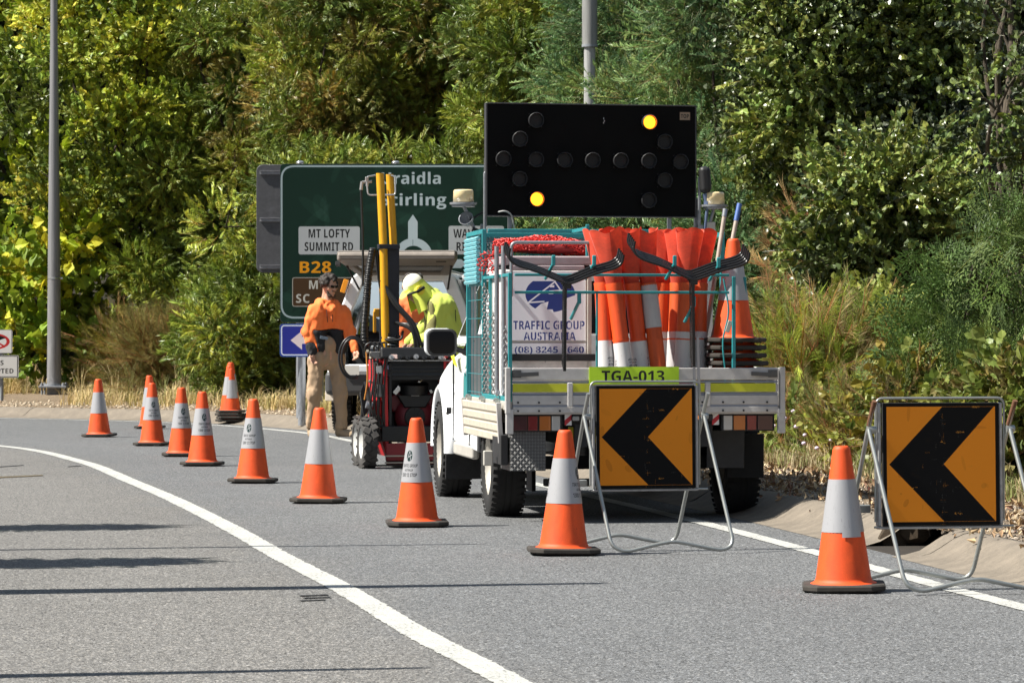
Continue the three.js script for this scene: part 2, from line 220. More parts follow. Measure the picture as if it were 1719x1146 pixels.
function broadSpray(n, L, w, len) {
  const leaf = leafShape(L, w, L * .1), it = [[twigGeo(len, len * .012), [0, 0, 0], [0, 0, 0], 1, [1.2, .8, .9]]];
  for (let i = 0; i < n; i++) { const y = len * (.15 + .85 * i / n), a = i * 2.4 + rr(-.4, .4); it.push([leaf, [0, y, 0], [rr(.5, 1.5), a, rr(-.6, .6)], rr(.65, 1.15), tint(rr(.75, 1.25), rr(-.1, .16))]); }
  return spray(it);
}
function starSpray(n, L, w, len) {                                      // long narrow leaves fanning from shoot tips
  const leaf = leafShape(L, w, w * .2, false), it = [[twigGeo(len, len * .012), [0, 0, 0], [0, 0, 0], 1, [1.3, .7, .7]]];
  for (let i = 0; i < n; i++) { const y = len * Math.sqrt((i + .3) / n), a = i * 2.4 + rr(-.5, .5); it.push([leaf, [0, y, 0], [rr(.35, 1.35), a, rr(-.3, .3)], rr(.6, 1.1), tint(rr(.7, 1.3), rr(-.05, .15))]); }
  return spray(it);
}
function ferny(np, L, w, len, dens) {                                   // twice divided fronds of fine leaflets
  const leaf = leafShape(L, w, w * .15, false), it = [[twigGeo(len, len * .012), [0, 0, 0], [0, 0, 0], 1, [1.9, 1.5, 1.5]]];
  for (let i = 0; i < np; i++) for (const s of [-1, 1]) {
    const y = len * (.12 + .88 * i / np), out = len * .42 * Math.sin(Math.PI * (.2 + .75 * i / np)), ang = rr(.9, 1.15), tn = rr(.75, 1.25);
    for (let k = 0; k < dens; k++) { const q = (k + .5) / dens; it.push([leaf, [s * Math.sin(ang) * out * q, y + Math.cos(ang) * out * q, rr(-.01, .01) - out * q * q * .3], [rr(-.4, .2), 0, -s * (ang + (k % 2 ? .9 : -.7))], rr(.7, 1.1), tint(tn * rr(.85, 1.15), .03)]); }
  }
  return spray(it);
}
const SPRAY = {
  plane: [0, 1].map(() => broadSpray(8, .2, .17, .5)), small: [0, 1].map(() => broadSpray(11, .11, .07, .38)),
  wattle: [0, 1, 2].map(() => starSpray(18, .125, .02, .22)), feather: [0, 1, 2].map(() => starSpray(30, .085, .013, .34)),
  poplar: [0, 1].map(() => broadSpray(11, .085, .072, .36)), bramble: [0, 1].map(() => broadSpray(7, .075, .062, .26)),
  fern: [0, 1, 2].map(() => ferny(8, .045, .015, .36, 7)), needle: [0, 1].map(() => starSpray(40, .16, .004, .5)),
};
const leafMat = (rough = .75, through = .34, coat = 0) => new THREE.MeshPhysicalMaterial({ color: lin(1, 1, 1), roughness: rough, transmission: through, thickness: 0, side: THREE.DoubleSide, vertexColors: true, clearcoat: coat, clearcoatRoughness: .32, specularIntensity: .35 });
const LM = { plane: leafMat(.8, .42, .15), small: leafMat(.75, .36, .4), wattle: leafMat(.75, .3, .55), feather: leafMat(.8, .3, .4), poplar: leafMat(.75, .25, .9), bramble: leafMat(.8, .4, .2), fern: leafMat(.8, .35, .2), needle: leafMat(.9, .3, 0) };
const bark = dataTex(512, (i, j) => { const v = tileN(i * 3, j, 512 * 3, 18, 5), w = tileN(i, j, 512, 40, 8); let c = 150 + v * 110 + w * 60; c = Math.max(30, Math.min(255, c)); return [c, c * .93, c * .85]; });
const barkMat = M([.14, .11, .085], .95, 0, { map: bark, bumpMap: bark, bumpScale: .03 }), paleBark = M([.26, .24, .2], .9, 0, { map: bark, bumpMap: bark, bumpScale: .02 });
// Fill a list of clumps (centre, radius) with sprays; each clump is denser in its shell and its shoots point out, up and a little down at the tips.
function foliage(parent, name, kind, clumps, per, colours, o = {}) {
  const geos = SPRAY[kind], n = geos.length, put = geos.map(() => []), c = new THREE.Color();
  for (const k of clumps) {
    const base = k.colour || colours[Math.floor(rnd() * colours.length)], cv = rr(.78, 1.2), m = Math.round(per * (k.d || 1) * rr(.75, 1.25));
    for (let i = 0; i < m; i++) {
      const d = V(rr(-1, 1), rr(-1, 1), rr(-1, 1)); if (d.lengthSq() > 1) { i--; continue; } d.normalize();
      const r = k.r * (rnd() < .75 ? rr(.7, 1.08) : Math.cbrt(rnd()) * .8), p = V(k.p.x + d.x * r * (o.sx || 1), k.p.y + d.y * r * (o.sy || .75), k.p.z + d.z * r);
      if (o.floor !== undefined && p.y < o.floor(p.x, p.z)) continue;
      const dir = d.clone().add(V(rr(-.5, .5), (o.up ?? .35) + rr(-.4, .4), rr(-.5, .5))).normalize();
      Q.setFromUnitVectors(V(0, 1, 0), dir); const spin = new THREE.Quaternion().setFromAxisAngle(V(0, 1, 0), rnd() * 6.283); Q.multiply(spin);
      const s = (o.scale || 1) * rr(.72, 1.25); Mtx.compose(p, Q, S3.set(s, s, s));
      const v = cv * rr(.8, 1.22), y = rr(-.1, .12); put[Math.floor(rnd() * n)].push([Mtx.clone(), [base[0] * v * (1 + y), base[1] * v, base[2] * v * (1 - y)]]);
    }
  }
  let first = null;
  put.forEach((list, gi) => { if (!list.length) return; const im = new THREE.InstancedMesh(geos[gi], LM[o.mat || kind], list.length); im.name = name; im.castShadow = im.receiveShadow = true; im.userData.kind = 'stuff';
    list.forEach(([m, col], i) => { im.setMatrixAt(i, m); im.setColorAt(i, c.setRGB(...col)); }); parent.add(im); first = first || im; });
  return first;
}
function limb(a, b, r0, r1, sag = .12, n = 8) { const pts = []; const off = V(rr(-1, 1), rr(-.2, 1), rr(-1, 1)).multiplyScalar(a.distanceTo(b) * sag); for (let i = 0; i <= n; i++) { const t = i / n; pts.push(a.clone().lerp(b, t).addScaledVector(off, Math.sin(t * Math.PI)).add(V(rr(-1, 1), rr(-1, 1), rr(-1, 1)).multiplyScalar(r0 * .3 * (t > 0 && t < 1 ? 1 : 0)))); } return tubeAlong(pts, t => r0 + (r1 - r0) * t, 6); }
// a crown: clumps over a lumpy ellipsoid. c centre, R radii, n clumps, cr clump radius
function crownClumps(c, R, n, cr, s, front = .35) {
  const out = [];
  for (let i = 0; i < n; i++) { const d = V(rr(-1, 1), rr(-1, 1), rr(-1, 1)); if (d.lengthSq() > 1 || d.lengthSq() < .05) { i--; continue; } d.normalize(); if (d.z < -front && rnd() < .6) { i--; continue; }
    const k = rr(.5, 1) ** .6 * (1 + .3 * fbm(d.x * 1.6 + s, d.y * 1.6, d.z * 1.6)); out.push({ p: V(c.x + d.x * R[0] * k, c.y + d.y * R[1] * k, c.z + d.z * R[2] * k), r: cr * rr(.65, 1.3) }); }
  return out;
}
// a tree: pixel and distance of the crown's middle, half sizes in metres
function tree(label, o) {
  const c = at(o.px, o.py, o.d), bxx = c.x + (o.lean || 0), bz = c.z - .3, by = verge(bxx, bz);
  const t = thing(o.name || 'tree', label, o.cat || 'tree', V(bxx, by, bz), 0, o.group), org = t.position;
  const cl = crownClumps(c.clone().sub(org), [o.rx, o.ry, o.rz], o.n, o.cr, o.px * .37);
  const top = V(c.x - org.x + rr(-.3, .3), c.y - org.y + o.ry * .55, 0), tr = o.tr || .16, mat = o.pale ? paleBark : barkMat;
  const stem = []; for (let i = 0; i <= 10; i++) stem.push(V(0, 0, 0).lerp(top, i / 10).add(V(fbm(i * .37, o.px) * .35, 0, fbm(i * .37, o.px + 9) * .35).multiplyScalar(i / 10)));
  const tk = mesh('trunk', tubeAlong(stem, q => tr * (1 - q * .75) * (q < .04 ? 1.25 : 1), 9), mat, t);
  const L = []; cl.slice(0, o.limbs ?? 16).forEach(k => { const q = rr(.25, .9), s = stem[Math.floor(q * 10)]; mesh('limb', limb(s, k.p, tr * (1 - q * .75) * .5, .012, .15), mat, t); const e = k.p.clone().add(V(rr(-1, 1), rr(-.3, 1), rr(-.2, 1)).multiplyScalar(k.r)); L.push(limb(k.p, e, .014, .004, .1, 4)); });
  if (L.length) mesh('twigs', join(L), mat, t).userData.kind = 'stuff';
  foliage(t, 'crown', o.kind, cl, o.per, o.colours, { up: o.up, scale: o.scale, sy: o.sy, floor: (x, z) => verge(x + org.x, z + org.z) - org.y + .15, mat: o.mat });
  if (o.leaves) { const leaf = leafShape(.2, .17, .02), lm = o.colours.slice(0, 2).map(k => new THREE.MeshPhysicalMaterial({ color: lin(...k), roughness: .8, transmission: .4, thickness: 0, side: THREE.DoubleSide, specularIntensity: .35 })); for (let i = 0; i < o.leaves; i++) { const k = cl[Math.floor(rnd() * cl.length)], d = V(rr(-.9, .7), rr(-.3, 1), rr(.1, 1)).normalize(), m = mesh('leaf', leaf, lm[i % lm.length], t); m.position.copy(k.p).addScaledVector(d, k.r * rr(.95, 1.1)); m.rotation.set(rr(.2, 1.5), rr(-1, 1), rr(-1.6, 1.6)); m.scale.setScalar(rr(.45, .85)); if (m.position.y < .4) m.position.y = .5; } }
  if (o.patch) foliage(t, 'crown', o.kind, cl.filter((k, i) => i % 4 === 1).map(k => ({ p: k.p.clone().add(V(rr(-.4, .4), rr(0, .4), rr(.1, .5))), r: k.r * .8 })), o.per * .5, o.patch, { up: o.up, scale: o.scale });
  return t;
}
const C = { plane: [[.32, .4, .026], [.22, .32, .028], [.45, .46, .034], [.14, .21, .022]], small: [[.35, .42, .04], [.23, .31, .034], [.45, .48, .06], [.14, .2, .024]], olive: [[.22, .3, .036], [.16, .23, .03], [.32, .37, .046], [.12, .18, .026]], rust: [[.23, .18, .03], [.21, .195, .03], [.2, .22, .03]], dark: [[.045, .068, .02], [.062, .085, .025], [.036, .056, .018]], blue: [[.135, .26, .1], [.18, .3, .105], [.09, .18, .07], [.23, .33, .085]], poplar: [[.075, .115, .02], [.12, .175, .028], [.22, .28, .055], [.06, .09, .018]], lime: [[.17, .22, .04], [.1, .15, .028], [.27, .3, .06], [.17, .14, .04]], fern: [[.1, .17, .04], [.16, .24, .055], [.07, .12, .028]], dry: [[.24, .17, .07], [.17, .13, .055], [.34, .26, .12], [.15, .16, .05]] };  // the dark set is lowered so the shade sits in the leaf colour
// the hillside wood behind: dense trees, shade painted into their leaves, that close the view
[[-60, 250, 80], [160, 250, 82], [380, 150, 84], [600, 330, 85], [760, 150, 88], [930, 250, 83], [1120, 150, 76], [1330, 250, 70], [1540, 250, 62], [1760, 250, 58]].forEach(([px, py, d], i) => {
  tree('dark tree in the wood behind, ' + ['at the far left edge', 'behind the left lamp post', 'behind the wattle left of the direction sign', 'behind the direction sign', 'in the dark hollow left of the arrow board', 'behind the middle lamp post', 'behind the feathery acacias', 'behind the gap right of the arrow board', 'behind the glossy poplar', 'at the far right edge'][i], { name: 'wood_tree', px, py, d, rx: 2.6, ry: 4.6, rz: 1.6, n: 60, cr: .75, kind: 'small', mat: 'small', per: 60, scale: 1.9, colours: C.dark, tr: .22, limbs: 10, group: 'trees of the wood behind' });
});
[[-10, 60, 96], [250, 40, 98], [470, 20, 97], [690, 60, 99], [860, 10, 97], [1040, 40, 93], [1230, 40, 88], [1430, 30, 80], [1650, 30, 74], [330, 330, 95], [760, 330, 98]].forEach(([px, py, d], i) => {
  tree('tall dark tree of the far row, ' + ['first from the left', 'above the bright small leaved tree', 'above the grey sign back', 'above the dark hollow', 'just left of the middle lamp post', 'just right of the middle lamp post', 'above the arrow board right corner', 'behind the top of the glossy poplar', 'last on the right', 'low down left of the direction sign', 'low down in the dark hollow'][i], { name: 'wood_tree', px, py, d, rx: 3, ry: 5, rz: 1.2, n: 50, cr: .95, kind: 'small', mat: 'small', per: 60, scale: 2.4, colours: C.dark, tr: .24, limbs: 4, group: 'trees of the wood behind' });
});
// left: plane trees with big yellow-green leaves, a small-leaved tree, then wattles
tree('plane tree with big yellow green leaves at the left edge', { name: 'plane_tree', px: -20, py: 300, d: 66, rx: 1.75, ry: 4.2, rz: 1.5, n: 46, cr: .6, kind: 'plane', per: 26, colours: C.plane, tr: .17, leaves: 200 });
tree('bright small leaved tree behind the left lamp post', { name: 'leafy_tree', px: 205, py: 195, d: 62.2, rx: 1.9, ry: 2.7, rz: 1.5, n: 60, cr: .5, kind: 'small', per: 60, colours: C.small, tr: .15, sy: .5, up: .6 });
tree('low plane sapling with large pale leaves beside the left lamp post', { name: 'plane_sapling', px: 70, py: 510, d: 61.5, rx: .95, ry: 1.25, rz: .7, n: 26, cr: .36, kind: 'plane', per: 14, colours: C.plane, tr: .05, limbs: 8, leaves: 160 });
const W = (label, px, py, d, rx, ry, n, colours, o = {}) => tree(label, { name: 'wattle_tree', px, py, d, rx, ry, rz: o.rz || 1.2, n: Math.round(n * .8), cr: o.cr || .42, kind: 'wattle', per: o.per || 115, colours, tr: o.tr || .1, up: .2, ...o });
W('olive wattle with drooping narrow leaves left of the direction sign', 345, 400, 61.5, 1.35, 2.6, 66, C.olive);
W('broad olive wattle above the grey sign back', 445, 190, 61, 1.6, 2.7, 72, C.olive, { patch: C.rust });
W('rust tinted wattle above the top of the direction sign', 590, 130, 58.5, 1.35, 2.2, 66, C.rust.concat(C.olive), { patch: C.rust });
W('tall olive wattle beside the dark hollow', 738, 40, 58.5, .75, 1.5, 30, C.olive, { patch: C.rust });
W('deep green wattle left of the middle lamp post', 885, 110, 54, 1.0, 2.0, 52, C.olive);
W('low bushy wattle under the left end of the direction sign', 420, 570, 55.5, 1.0, 1.0, 36, C.olive, { cr: .4, tr: .05 });
W('low wattle thicket hidden behind the direction sign', 640, 430, 55, 2.6, 1.7, 90, C.olive, { cr: .5 });
// middle right: feathery blue-green acacias
const A = (label, px, py, d, rx, ry, n, o = {}) => tree(label, { name: 'acacia_tree', px, py, d, rx, ry, rz: 1.2, n: Math.round(n * .85), cr: .42, kind: 'feather', per: 120, colours: C.blue, tr: .09, up: .1, ...o });
A('feathery blue green acacia right of the middle lamp post', 1085, 130, 50.5, 1.2, 2.2, 76);
A('feathery acacia showing beneath and beside the arrow board', 1160, 330, 46, 1.5, 1.6, 84);
A('feathery acacia rising right of the arrow board', 1250, 170, 44, 1.0, 2.0, 66);
A('lower acacia behind the stack of cones on the truck', 1290, 470, 38.5, .9, 1.0, 50, { cr: .38 });
A('acacia thicket seen under the arrow board', 930, 420, 50, 1.2, .9, 46);
// right: glossy poplars
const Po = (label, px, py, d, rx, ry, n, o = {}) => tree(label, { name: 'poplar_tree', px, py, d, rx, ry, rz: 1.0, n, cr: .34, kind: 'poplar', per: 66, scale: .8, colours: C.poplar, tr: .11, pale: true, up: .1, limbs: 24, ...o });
Po('glossy leaved poplar filling the upper right', 1450, 150, 37, 1.25, 1.6, 120, { lean: .8 });
Po('poplar bough hanging low above the brambles', 1485, 390, 34, .75, .85, 52, { lean: .7 });
Po('poplar with shade painted into its leaves at the right edge', 1720, 160, 33, .6, 1.7, 24, { per: 20, colours: C.dark.concat(C.poplar) });  // shade of the right edge mixed into the leaf colours
Po('poplar with shade painted dark into its leaves, filling the hollow behind the fern wattle', 1620, 430, 36, 1.1, 1.4, 60, { colours: C.dark, per: 80, cr: .45 });  // the hollow's shade is put into these leaf colours
// right bank: brambles, bracken, fern wattle
function bush(label, name, cat, px, py, d, R, n, cr, kind, per, colours, o = {}) {
  const c = at(px, py, d), by = verge(c.x, c.z), t = thing(name, label, cat, V(c.x, by, c.z), 0, o.group);
  const cl = crownClumps(V(0, c.y - by, 0), R, n, cr, px * .3, .6).filter(k => k.p.y > -.1), L = [];
  cl.slice(0, o.stems ?? 12).forEach(k => L.push(limb(V(rr(-.3, .3) * R[0], -.02, rr(-.3, .3) * R[2]), k.p, .014, .004, .2)));
  L.forEach(g => mesh('stem', g, o.pale ? paleBark : barkMat, t));
  foliage(t, 'foliage', kind, cl, per, colours, { up: o.up, scale: o.scale, sy: o.sy, floor: (x, z) => verge(x + c.x, z + c.z) - by + .02 });
  if (o.mix) foliage(t, 'foliage', o.mix[0], cl.filter((k, i) => i % 2), o.mix[1], o.mix[2], { up: .3, scale: o.mix[3] || 1, floor: (x, z) => verge(x + c.x, z + c.z) - by + .02 });
  return { t, c, by, cl };
}
const br1 = bush('bramble with bright green leaves beside the truck', 'bramble_bush', 'bush', 1450, 600, 31.8, [.5, .5, .4], 26, .2, 'bramble', 24, C.lime, { mix: ['poplar', 8, C.lime] });
const br2 = bush('bramble spilling onto the verge above the right chevron sign', 'bramble_bush', 'bush', 1580, 720, 27.5, [.7, .38, .45], 34, .17, 'bramble', 17, C.lime.concat(C.rust), { mix: ['needle', 26, C.dry, .55] });
const br3 = bush('bramble hanging over the kerb at the right edge', 'bramble_bush', 'bush', 1730, 740, 24, [.5, .42, .45], 32, .18, 'bramble', 24, C.lime, { mix: ['bramble', 5, C.dry, .8] });
// the nearest leaves of the brambles, one by one
for (const b of [br1, br2, br3]) { const leaf = leafShape(.08, .066, .01), lm = [[.2, .26, .045], [.13, .19, .03], [.25, .28, .07]].map(c => new THREE.MeshPhysicalMaterial({ color: lin(...c), roughness: .8, transmission: .35, thickness: 0, side: THREE.DoubleSide }));
  for (let i = 0; i < 70; i++) { const k = b.cl[Math.floor(rnd() * b.cl.length)], m = mesh('leaf', leaf, lm[i % 3], b.t), d = V(rr(-.8, .5), rr(-.2, 1), rr(.2, 1)).normalize(); m.position.copy(k.p).addScaledVector(d, k.r * 1.05); if (m.position.y < .03) m.position.y = .05; m.rotation.set(rr(.2, 1.5), rr(-1, 1), rr(-1.4, 1.4)); m.scale.setScalar(rr(.6, 1.15)); } }
bush('low bramble trailing beneath the bracken by the truck', 'bramble_bush', 'bush', 1390, 715, 30, [.5, .22, .35], 20, .13, 'bramble', 14, C.lime, { mix: ['needle', 22, C.dry, .55] });
bush('brown bracken drying beside the truck bed', 'bracken_clump', 'bracken', 1385, 640, 31, [.48, .36, .4], 34, .19, 'needle', 34, C.dry.slice(2).concat(C.olive.slice(0, 3)), { up: .8, mix: ['bramble', 12, C.lime.concat(C.rust)] });
bush('dead twiggy bush under the low poplar bough', 'dry_bush', 'bush', 1440, 470, 35, [.5, .5, .4], 26, .26, 'needle', 34, C.dry, { up: .7, stems: 26, pale: true });
bush('straw coloured grass clump at the foot of the brambles', 'grass_clump', 'grass', 1480, 735, 29, [.5, .22, .3], 22, .16, 'needle', 34, C.dry.concat(C.olive), { up: 1.2, scale: .7 });
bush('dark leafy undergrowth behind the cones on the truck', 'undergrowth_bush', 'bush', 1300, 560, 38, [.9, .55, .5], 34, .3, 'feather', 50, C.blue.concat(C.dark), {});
const fw = bush('young wattle with ferny fronds at the right edge', 'fern_wattle', 'shrub', 1665, 560, 28, [.55, .6, .4], 15, .15, 'fern', 7, C.fern, { up: .5, pale: true, stems: 26, scale: 1.15 });
bush('ferny wattle shoots reaching up in front of the dark poplar', 'fern_wattle', 'shrub', 1690, 410, 29, [.34, .36, .3], 9, .14, 'fern', 6, C.fern, { up: .9, pale: true, stems: 9 });
bush('ferny undergrowth between the brambles and the right edge', 'fern_wattle', 'shrub', 1640, 650, 27.5, [.6, .3, .35], 24, .17, 'fern', 7, C.fern, { up: .7, pale: true, scale: .9 });
// left bank bushes
bush('wispy olive broom bush behind the left cones', 'broom_bush', 'bush', 285, 610, 57, [.62, .42, .4], 34, .24, 'needle', 60, [[.19, .17, .045], [.15, .15, .04], [.23, .19, .06]], { up: .7 });
bush('brown twiggy bush right of the left lamp post', 'dry_bush', 'bush', 215, 600, 60.5, [.5, .42, .4], 24, .26, 'needle', 34, C.dry.concat(C.rust), { up: .5, mix: ['small', 10, C.small] });
bush('leafy shrub right of the broom bush', 'shrub', 'shrub', 355, 620, 57.5, [.5, .42, .4], 26, .22, 'small', 26, C.olive.concat(C.small), {});
bush('leafy shrub left of the blue sign post', 'shrub', 'shrub', 455, 620, 56, [.5, .5, .4], 28, .24, 'small', 28, C.olive.concat(C.small), {});
bush('dark shrub with shade painted into its leaves behind the small round sign', 'shrub', 'shrub', 20, 560, 66, [1.2, .6, .6], 30, .34, 'small', 30, C.dark, {});  // leaf colours carry the shade of this corner
// grass and litter that nobody could count
function scatter(name, label, cat, geo, mat, count, place, colours, smin = .7, smax = 1.3) {
  const list = []; for (let i = 0; i < count; i++) { const p = place(); if (p) list.push(p); }
  const im = new THREE.InstancedMesh(geo, mat, list.length), c = new THREE.Color(); im.name = name; im.castShadow = im.receiveShadow = true; tag(im, label, cat, null, 'stuff');
  list.forEach(([x, y, z, tilt], i) => { const s = rr(smin, smax); Mtx.compose(P3.set(x, y, z), Q.setFromEuler(E.set(rr(-1, 1) * (tilt ?? .25), rnd() * 6.283, rr(-1, 1) * (tilt ?? .25))), S3.set(s, s * rr(.8, 1.2), s)); im.setMatrixAt(i, Mtx); const k = colours[Math.floor(rnd() * colours.length)], v = rr(.75, 1.25); im.setColorAt(i, c.setRGB(k[0] * v, k[1] * v, k[2] * v)); }); scene.add(im); return im;
}
function tuft(n, h, w, spread) { const pos = []; for (let i = 0; i < n; i++) { const a = rnd() * 6.283, x = rr(-.04, .04), z = rr(-.04, .04), hh = h * rr(.5, 1.1), dx = Math.cos(a) * hh * spread * rr(.2, 1), dz = Math.sin(a) * hh * spread * rr(.2, 1), px = -Math.sin(a) * w, pz = Math.cos(a) * w; const m = [x + dx * .35, hh * .6, z + dz * .35]; pos.push(x - px, 0, z - pz, x + px, 0, z + pz, m[0] + px * .7, m[1], m[2] + pz * .7, x - px, 0, z - pz, m[0] + px * .7, m[1], m[2] + pz * .7, m[0] - px * .7, m[1], m[2] - pz * .7, m[0] - px * .7, m[1], m[2] - pz * .7, m[0] + px * .7, m[1], m[2] + pz * .7, x + dx, hh * (.95 - spread * .2), z + dz); } const g = new THREE.BufferGeometry(); g.setAttribute('position', new THREE.Float32BufferAttribute(pos, 3)); g.computeVertexNormals(); return g; }
const grassMat = new THREE.MeshPhysicalMaterial({ color: lin(1, 1, 1), roughness: .85, transmission: .3, thickness: 0, side: THREE.DoubleSide });
const onVerge = (d0, d1, o0, o1, bias = 1) => () => { const d = rr(d0, d1), k = idxAtFast(d), o = o0 + (o1 - o0) * rnd() ** bias, i = k, x = edgeCurve[i].x + edgeN[i].x * o, z = edgeCurve[i].z + edgeN[i].z * o; return [x, verge(x, z) - .005, z]; };
const idxAtFast = d => { let lo = 0, hi = edgeCurve.length - 1; while (lo < hi) { const m = lo + hi >> 1; if (-edgeCurve[m].z < d) lo = m + 1; else hi = m; } return lo; };
const byIndex = (x0, x1, o0, o1, bias = 1) => () => { let i; do { i = Math.floor(rnd() * edgeCurve.length); } while (edgeCurve[i].x < x0 || edgeCurve[i].x > x1 || edgeCurve[i].z > -38); const o = o0 + (o1 - o0) * rnd() ** bias, x = edgeCurve[i].x + edgeN[i].x * o, z = edgeCurve[i].z + edgeN[i].z * o; return [x, verge(x, z) - .005, z]; };
scatter('dry_grass', 'straw coloured dry grass over the far left bank', 'grass', tuft(9, .3, .004, .9), grassMat, 9000, () => { const p = byIndex(-14, -1.5, 1.3, 9, .8)(), k = fbm(p[0] * .9, p[2] * .9, 3) - (Math.abs(p[0] + 7.7) < .8 && p[2] > -60.3 ? 1 : 0); if (k < rr(-.15, .12)) return null; return p; }, [[.56, .42, .18], [.48, .35, .14], [.66, .52, .26], [.4, .34, .1]]);
scatter('tall_grass', 'tall straw and olive weeds thickening towards the far left shrubs', 'grass', tuft(14, .62, .004, .55), grassMat, 1500, () => { const p = byIndex(-14, -1, 2.6, 8, .9)(); if (fbm(p[0] * .7, p[2] * .7, 23) < rr(-.12, .14) || Math.abs(p[0] + 7.7) < .9) return null; return p; }, [[.46, .37, .16], [.3, .3, .08], [.54, .44, .22], [.22, .25, .06]], .5, 1.4);
scatter('green_grass', 'short green grass between the left cones and the shrubs', 'grass', tuft(9, .2, .006, .5), grassMat, 3600, () => { const p = byIndex(-5.2, 0, 1.6, 7, 1)(); if (fbm(p[0] * .8, p[2] * .8, 13) < -.05) return null; return p; }, [[.2, .24, .05], [.26, .27, .06], [.15, .2, .04]]);
scatter('verge_grass', 'dry straw grass along the foot of the right hand brambles', 'grass', tuft(10, .2, .0035, .75), grassMat, 5200, onVerge(17, 38, 1.75, 3.4, .8), [[.42, .33, .17], [.34, .26, .12], [.5, .42, .25], [.22, .24, .07]]);
scatter('gravel', 'grey stones and gravel on the right hand verge', 'gravel', new THREE.IcosahedronGeometry(.011, 0), M([1, 1, 1], .9), 14000, onVerge(14, 40, .7, 2.6, 1.1), [[.24, .2, .16], [.16, .13, .1], [.34, .29, .23], [.1, .08, .06]], .4, 1.7);
{ const l = leafShape(.05, .022, .008, false); scatter('leaf_litter', 'brown fallen leaves and bark strewn on the right hand verge', 'leaf litter', l, M([1, 1, 1], .85, 0, { side: THREE.DoubleSide }), 11000, () => { const p = onVerge(14, 40, .6, 2.9, .75)(); if (edgeDist(p[0], p[2]) < .8) p[1] = lerpTab([[.5, .035], [.56, .07], [.63, .115], [.69, .142], [.8, .15]], edgeDist(p[0], p[2])); p[1] += .012; p[3] = 1.5; return p; }, [[.4, .28, .15], [.28, .18, .1], [.5, .4, .26], [.2, .11, .07]], .6, 1.5); }
scatter('far_gravel', 'stones and litter behind the far left kerb', 'gravel', new THREE.IcosahedronGeometry(.02, 0), M([1, 1, 1], .9), 3000, byIndex(-12, 0, .82, 3), [[.3, .24, .17], [.22, .16, .1], [.4, .33, .24]], .4, 1.5);
// small mauve flower heads in the right hand grass
{ const fm = M([.62, .5, .62], .8), spots = [[1337, 716], [1352, 730], [1332, 690], [1396, 738], [1440, 738], [1425, 768], [1350, 744], [1318, 702], [1300, 715], [1372, 752]];
  spots.forEach(([px, py], i) => { const d = 28.5 + (i % 3) * .5, p = at(px, py, d), gy = verge(p.x, p.z); const t = thing('wildflower', 'mauve wildflower ' + ['level with the truck tail light', 'just right of the tail light', 'highest beside the tailgate end', 'left of the right chevron stand', 'touching the right chevron stand leg', 'above the nearest cone tip', 'lowest of the group by the truck', 'close against the truck tailgate', 'half behind the truck tail light', 'between the truck and the nearest cone'][i], 'flower', V(p.x, gy, p.z), 0, 'wildflowers in the right hand verge'); mesh('stalk', curveTube([[rr(-.1, .1), 0, rr(-.05, .05)], [0, (p.y - gy) * .6, 0], [0, p.y - gy, 0]], .0025, 6, 4), M([.2, .22, .06], .9), t); mesh('flower_head', sph(.019, 0, p.y - gy, 0, 1, .8, 1, 9), fm, t); }); }
// ---------------------------------------------------------------- lamp posts, masts and signs
const galv = M([.42, .44, .47], .5, .55, { map: scuff, roughnessMap: scuff }), galvDull = M([.34, .36, .39], .65, .3, { map: scuff }), steel = M([.55, .55, .54], .38, .85, { roughnessMap: scuff });
const black = M([.012, .012, .013], .55), rubber = M([.014, .0135, .013], .85, 0, { map: scuff }), dustyRubber = M([.09, .08, .07], .95, 0, { map: grime });
{
  const e = .264, d = 60, p = at(90, 560, d);
  const t = thing('lamp_post', 'tall grey steel lamp post at the left among the plane leaves', 'lamp post', V(p.x, verge(p.x, p.z), p.z));
  mesh('pole', lathe([[.125, 0], [.12, .3], [.105, 2.2], [.06, 6.4], [.05, 11], [.0, 11]], 24), M([.3, .3, .31], .55, .2, { map: scuff }), t);
  mesh('base_plate', [bx(.46, .035, .46, 0, .13, 0), cyl(.17, .03, 0, .16, 0)], galvDull, t);
  for (const [x, z] of [[-.18, -.18], [.18, -.18], [-.18, .18], [.18, .18]]) mesh('anchor_bolt', [cyl(.018, .2, x, .1, z, 0, 0, 0, 8), cyl(.034, .03, x, .165, z, 0, 0, 0, 6)], galvDull, t);
  mesh('clamp_band', [cyl(.112, .03, 0, 1.95, 0), bx(.06, .03, .03, .12, 1.95, 0)], steel, t);
  mesh('outreach_arm', curveTube([[0, 10.9, 0], [.3, 11.5, .6], [.6, 11.7, 2]], .05), galvDull, t);
  mesh('lamp_head', bx(.28, .12, .7, .62, 11.7, 2.2, 0, .25, 0, .04), galvDull, t);
}
{
  const d = 49, p = at(990, 560, d), gy = verge(p.x, p.z);
  const t = thing('lamp_post', 'grey lamp post rising behind the arrow board', 'lamp post', V(p.x, gy, p.z));
  const sy = H + (PY - 78) / F * d - gy;
  mesh('pole', lathe([[.085, 0], [.078, sy], [.07, sy]], 24), M([.42, .42, .41], .6, .1, { map: scuff }), t);
  mesh('sleeve', lathe([[.07, sy - .02], [.106, sy], [.1, sy + 2.5], [.08, sy + 6], [0, sy + 6]], 24), M([.3, .3, .29], .6, .1, { map: scuff }), t);
  mesh('joint_ring', cyl(.109, .035, 0, sy + .01, 0), galvDull, t);
  mesh('lamp_head', bx(.28, .12, .8, .1, sy + 6.1, .4, 0, .1, 0, .04), galvDull, t);
}
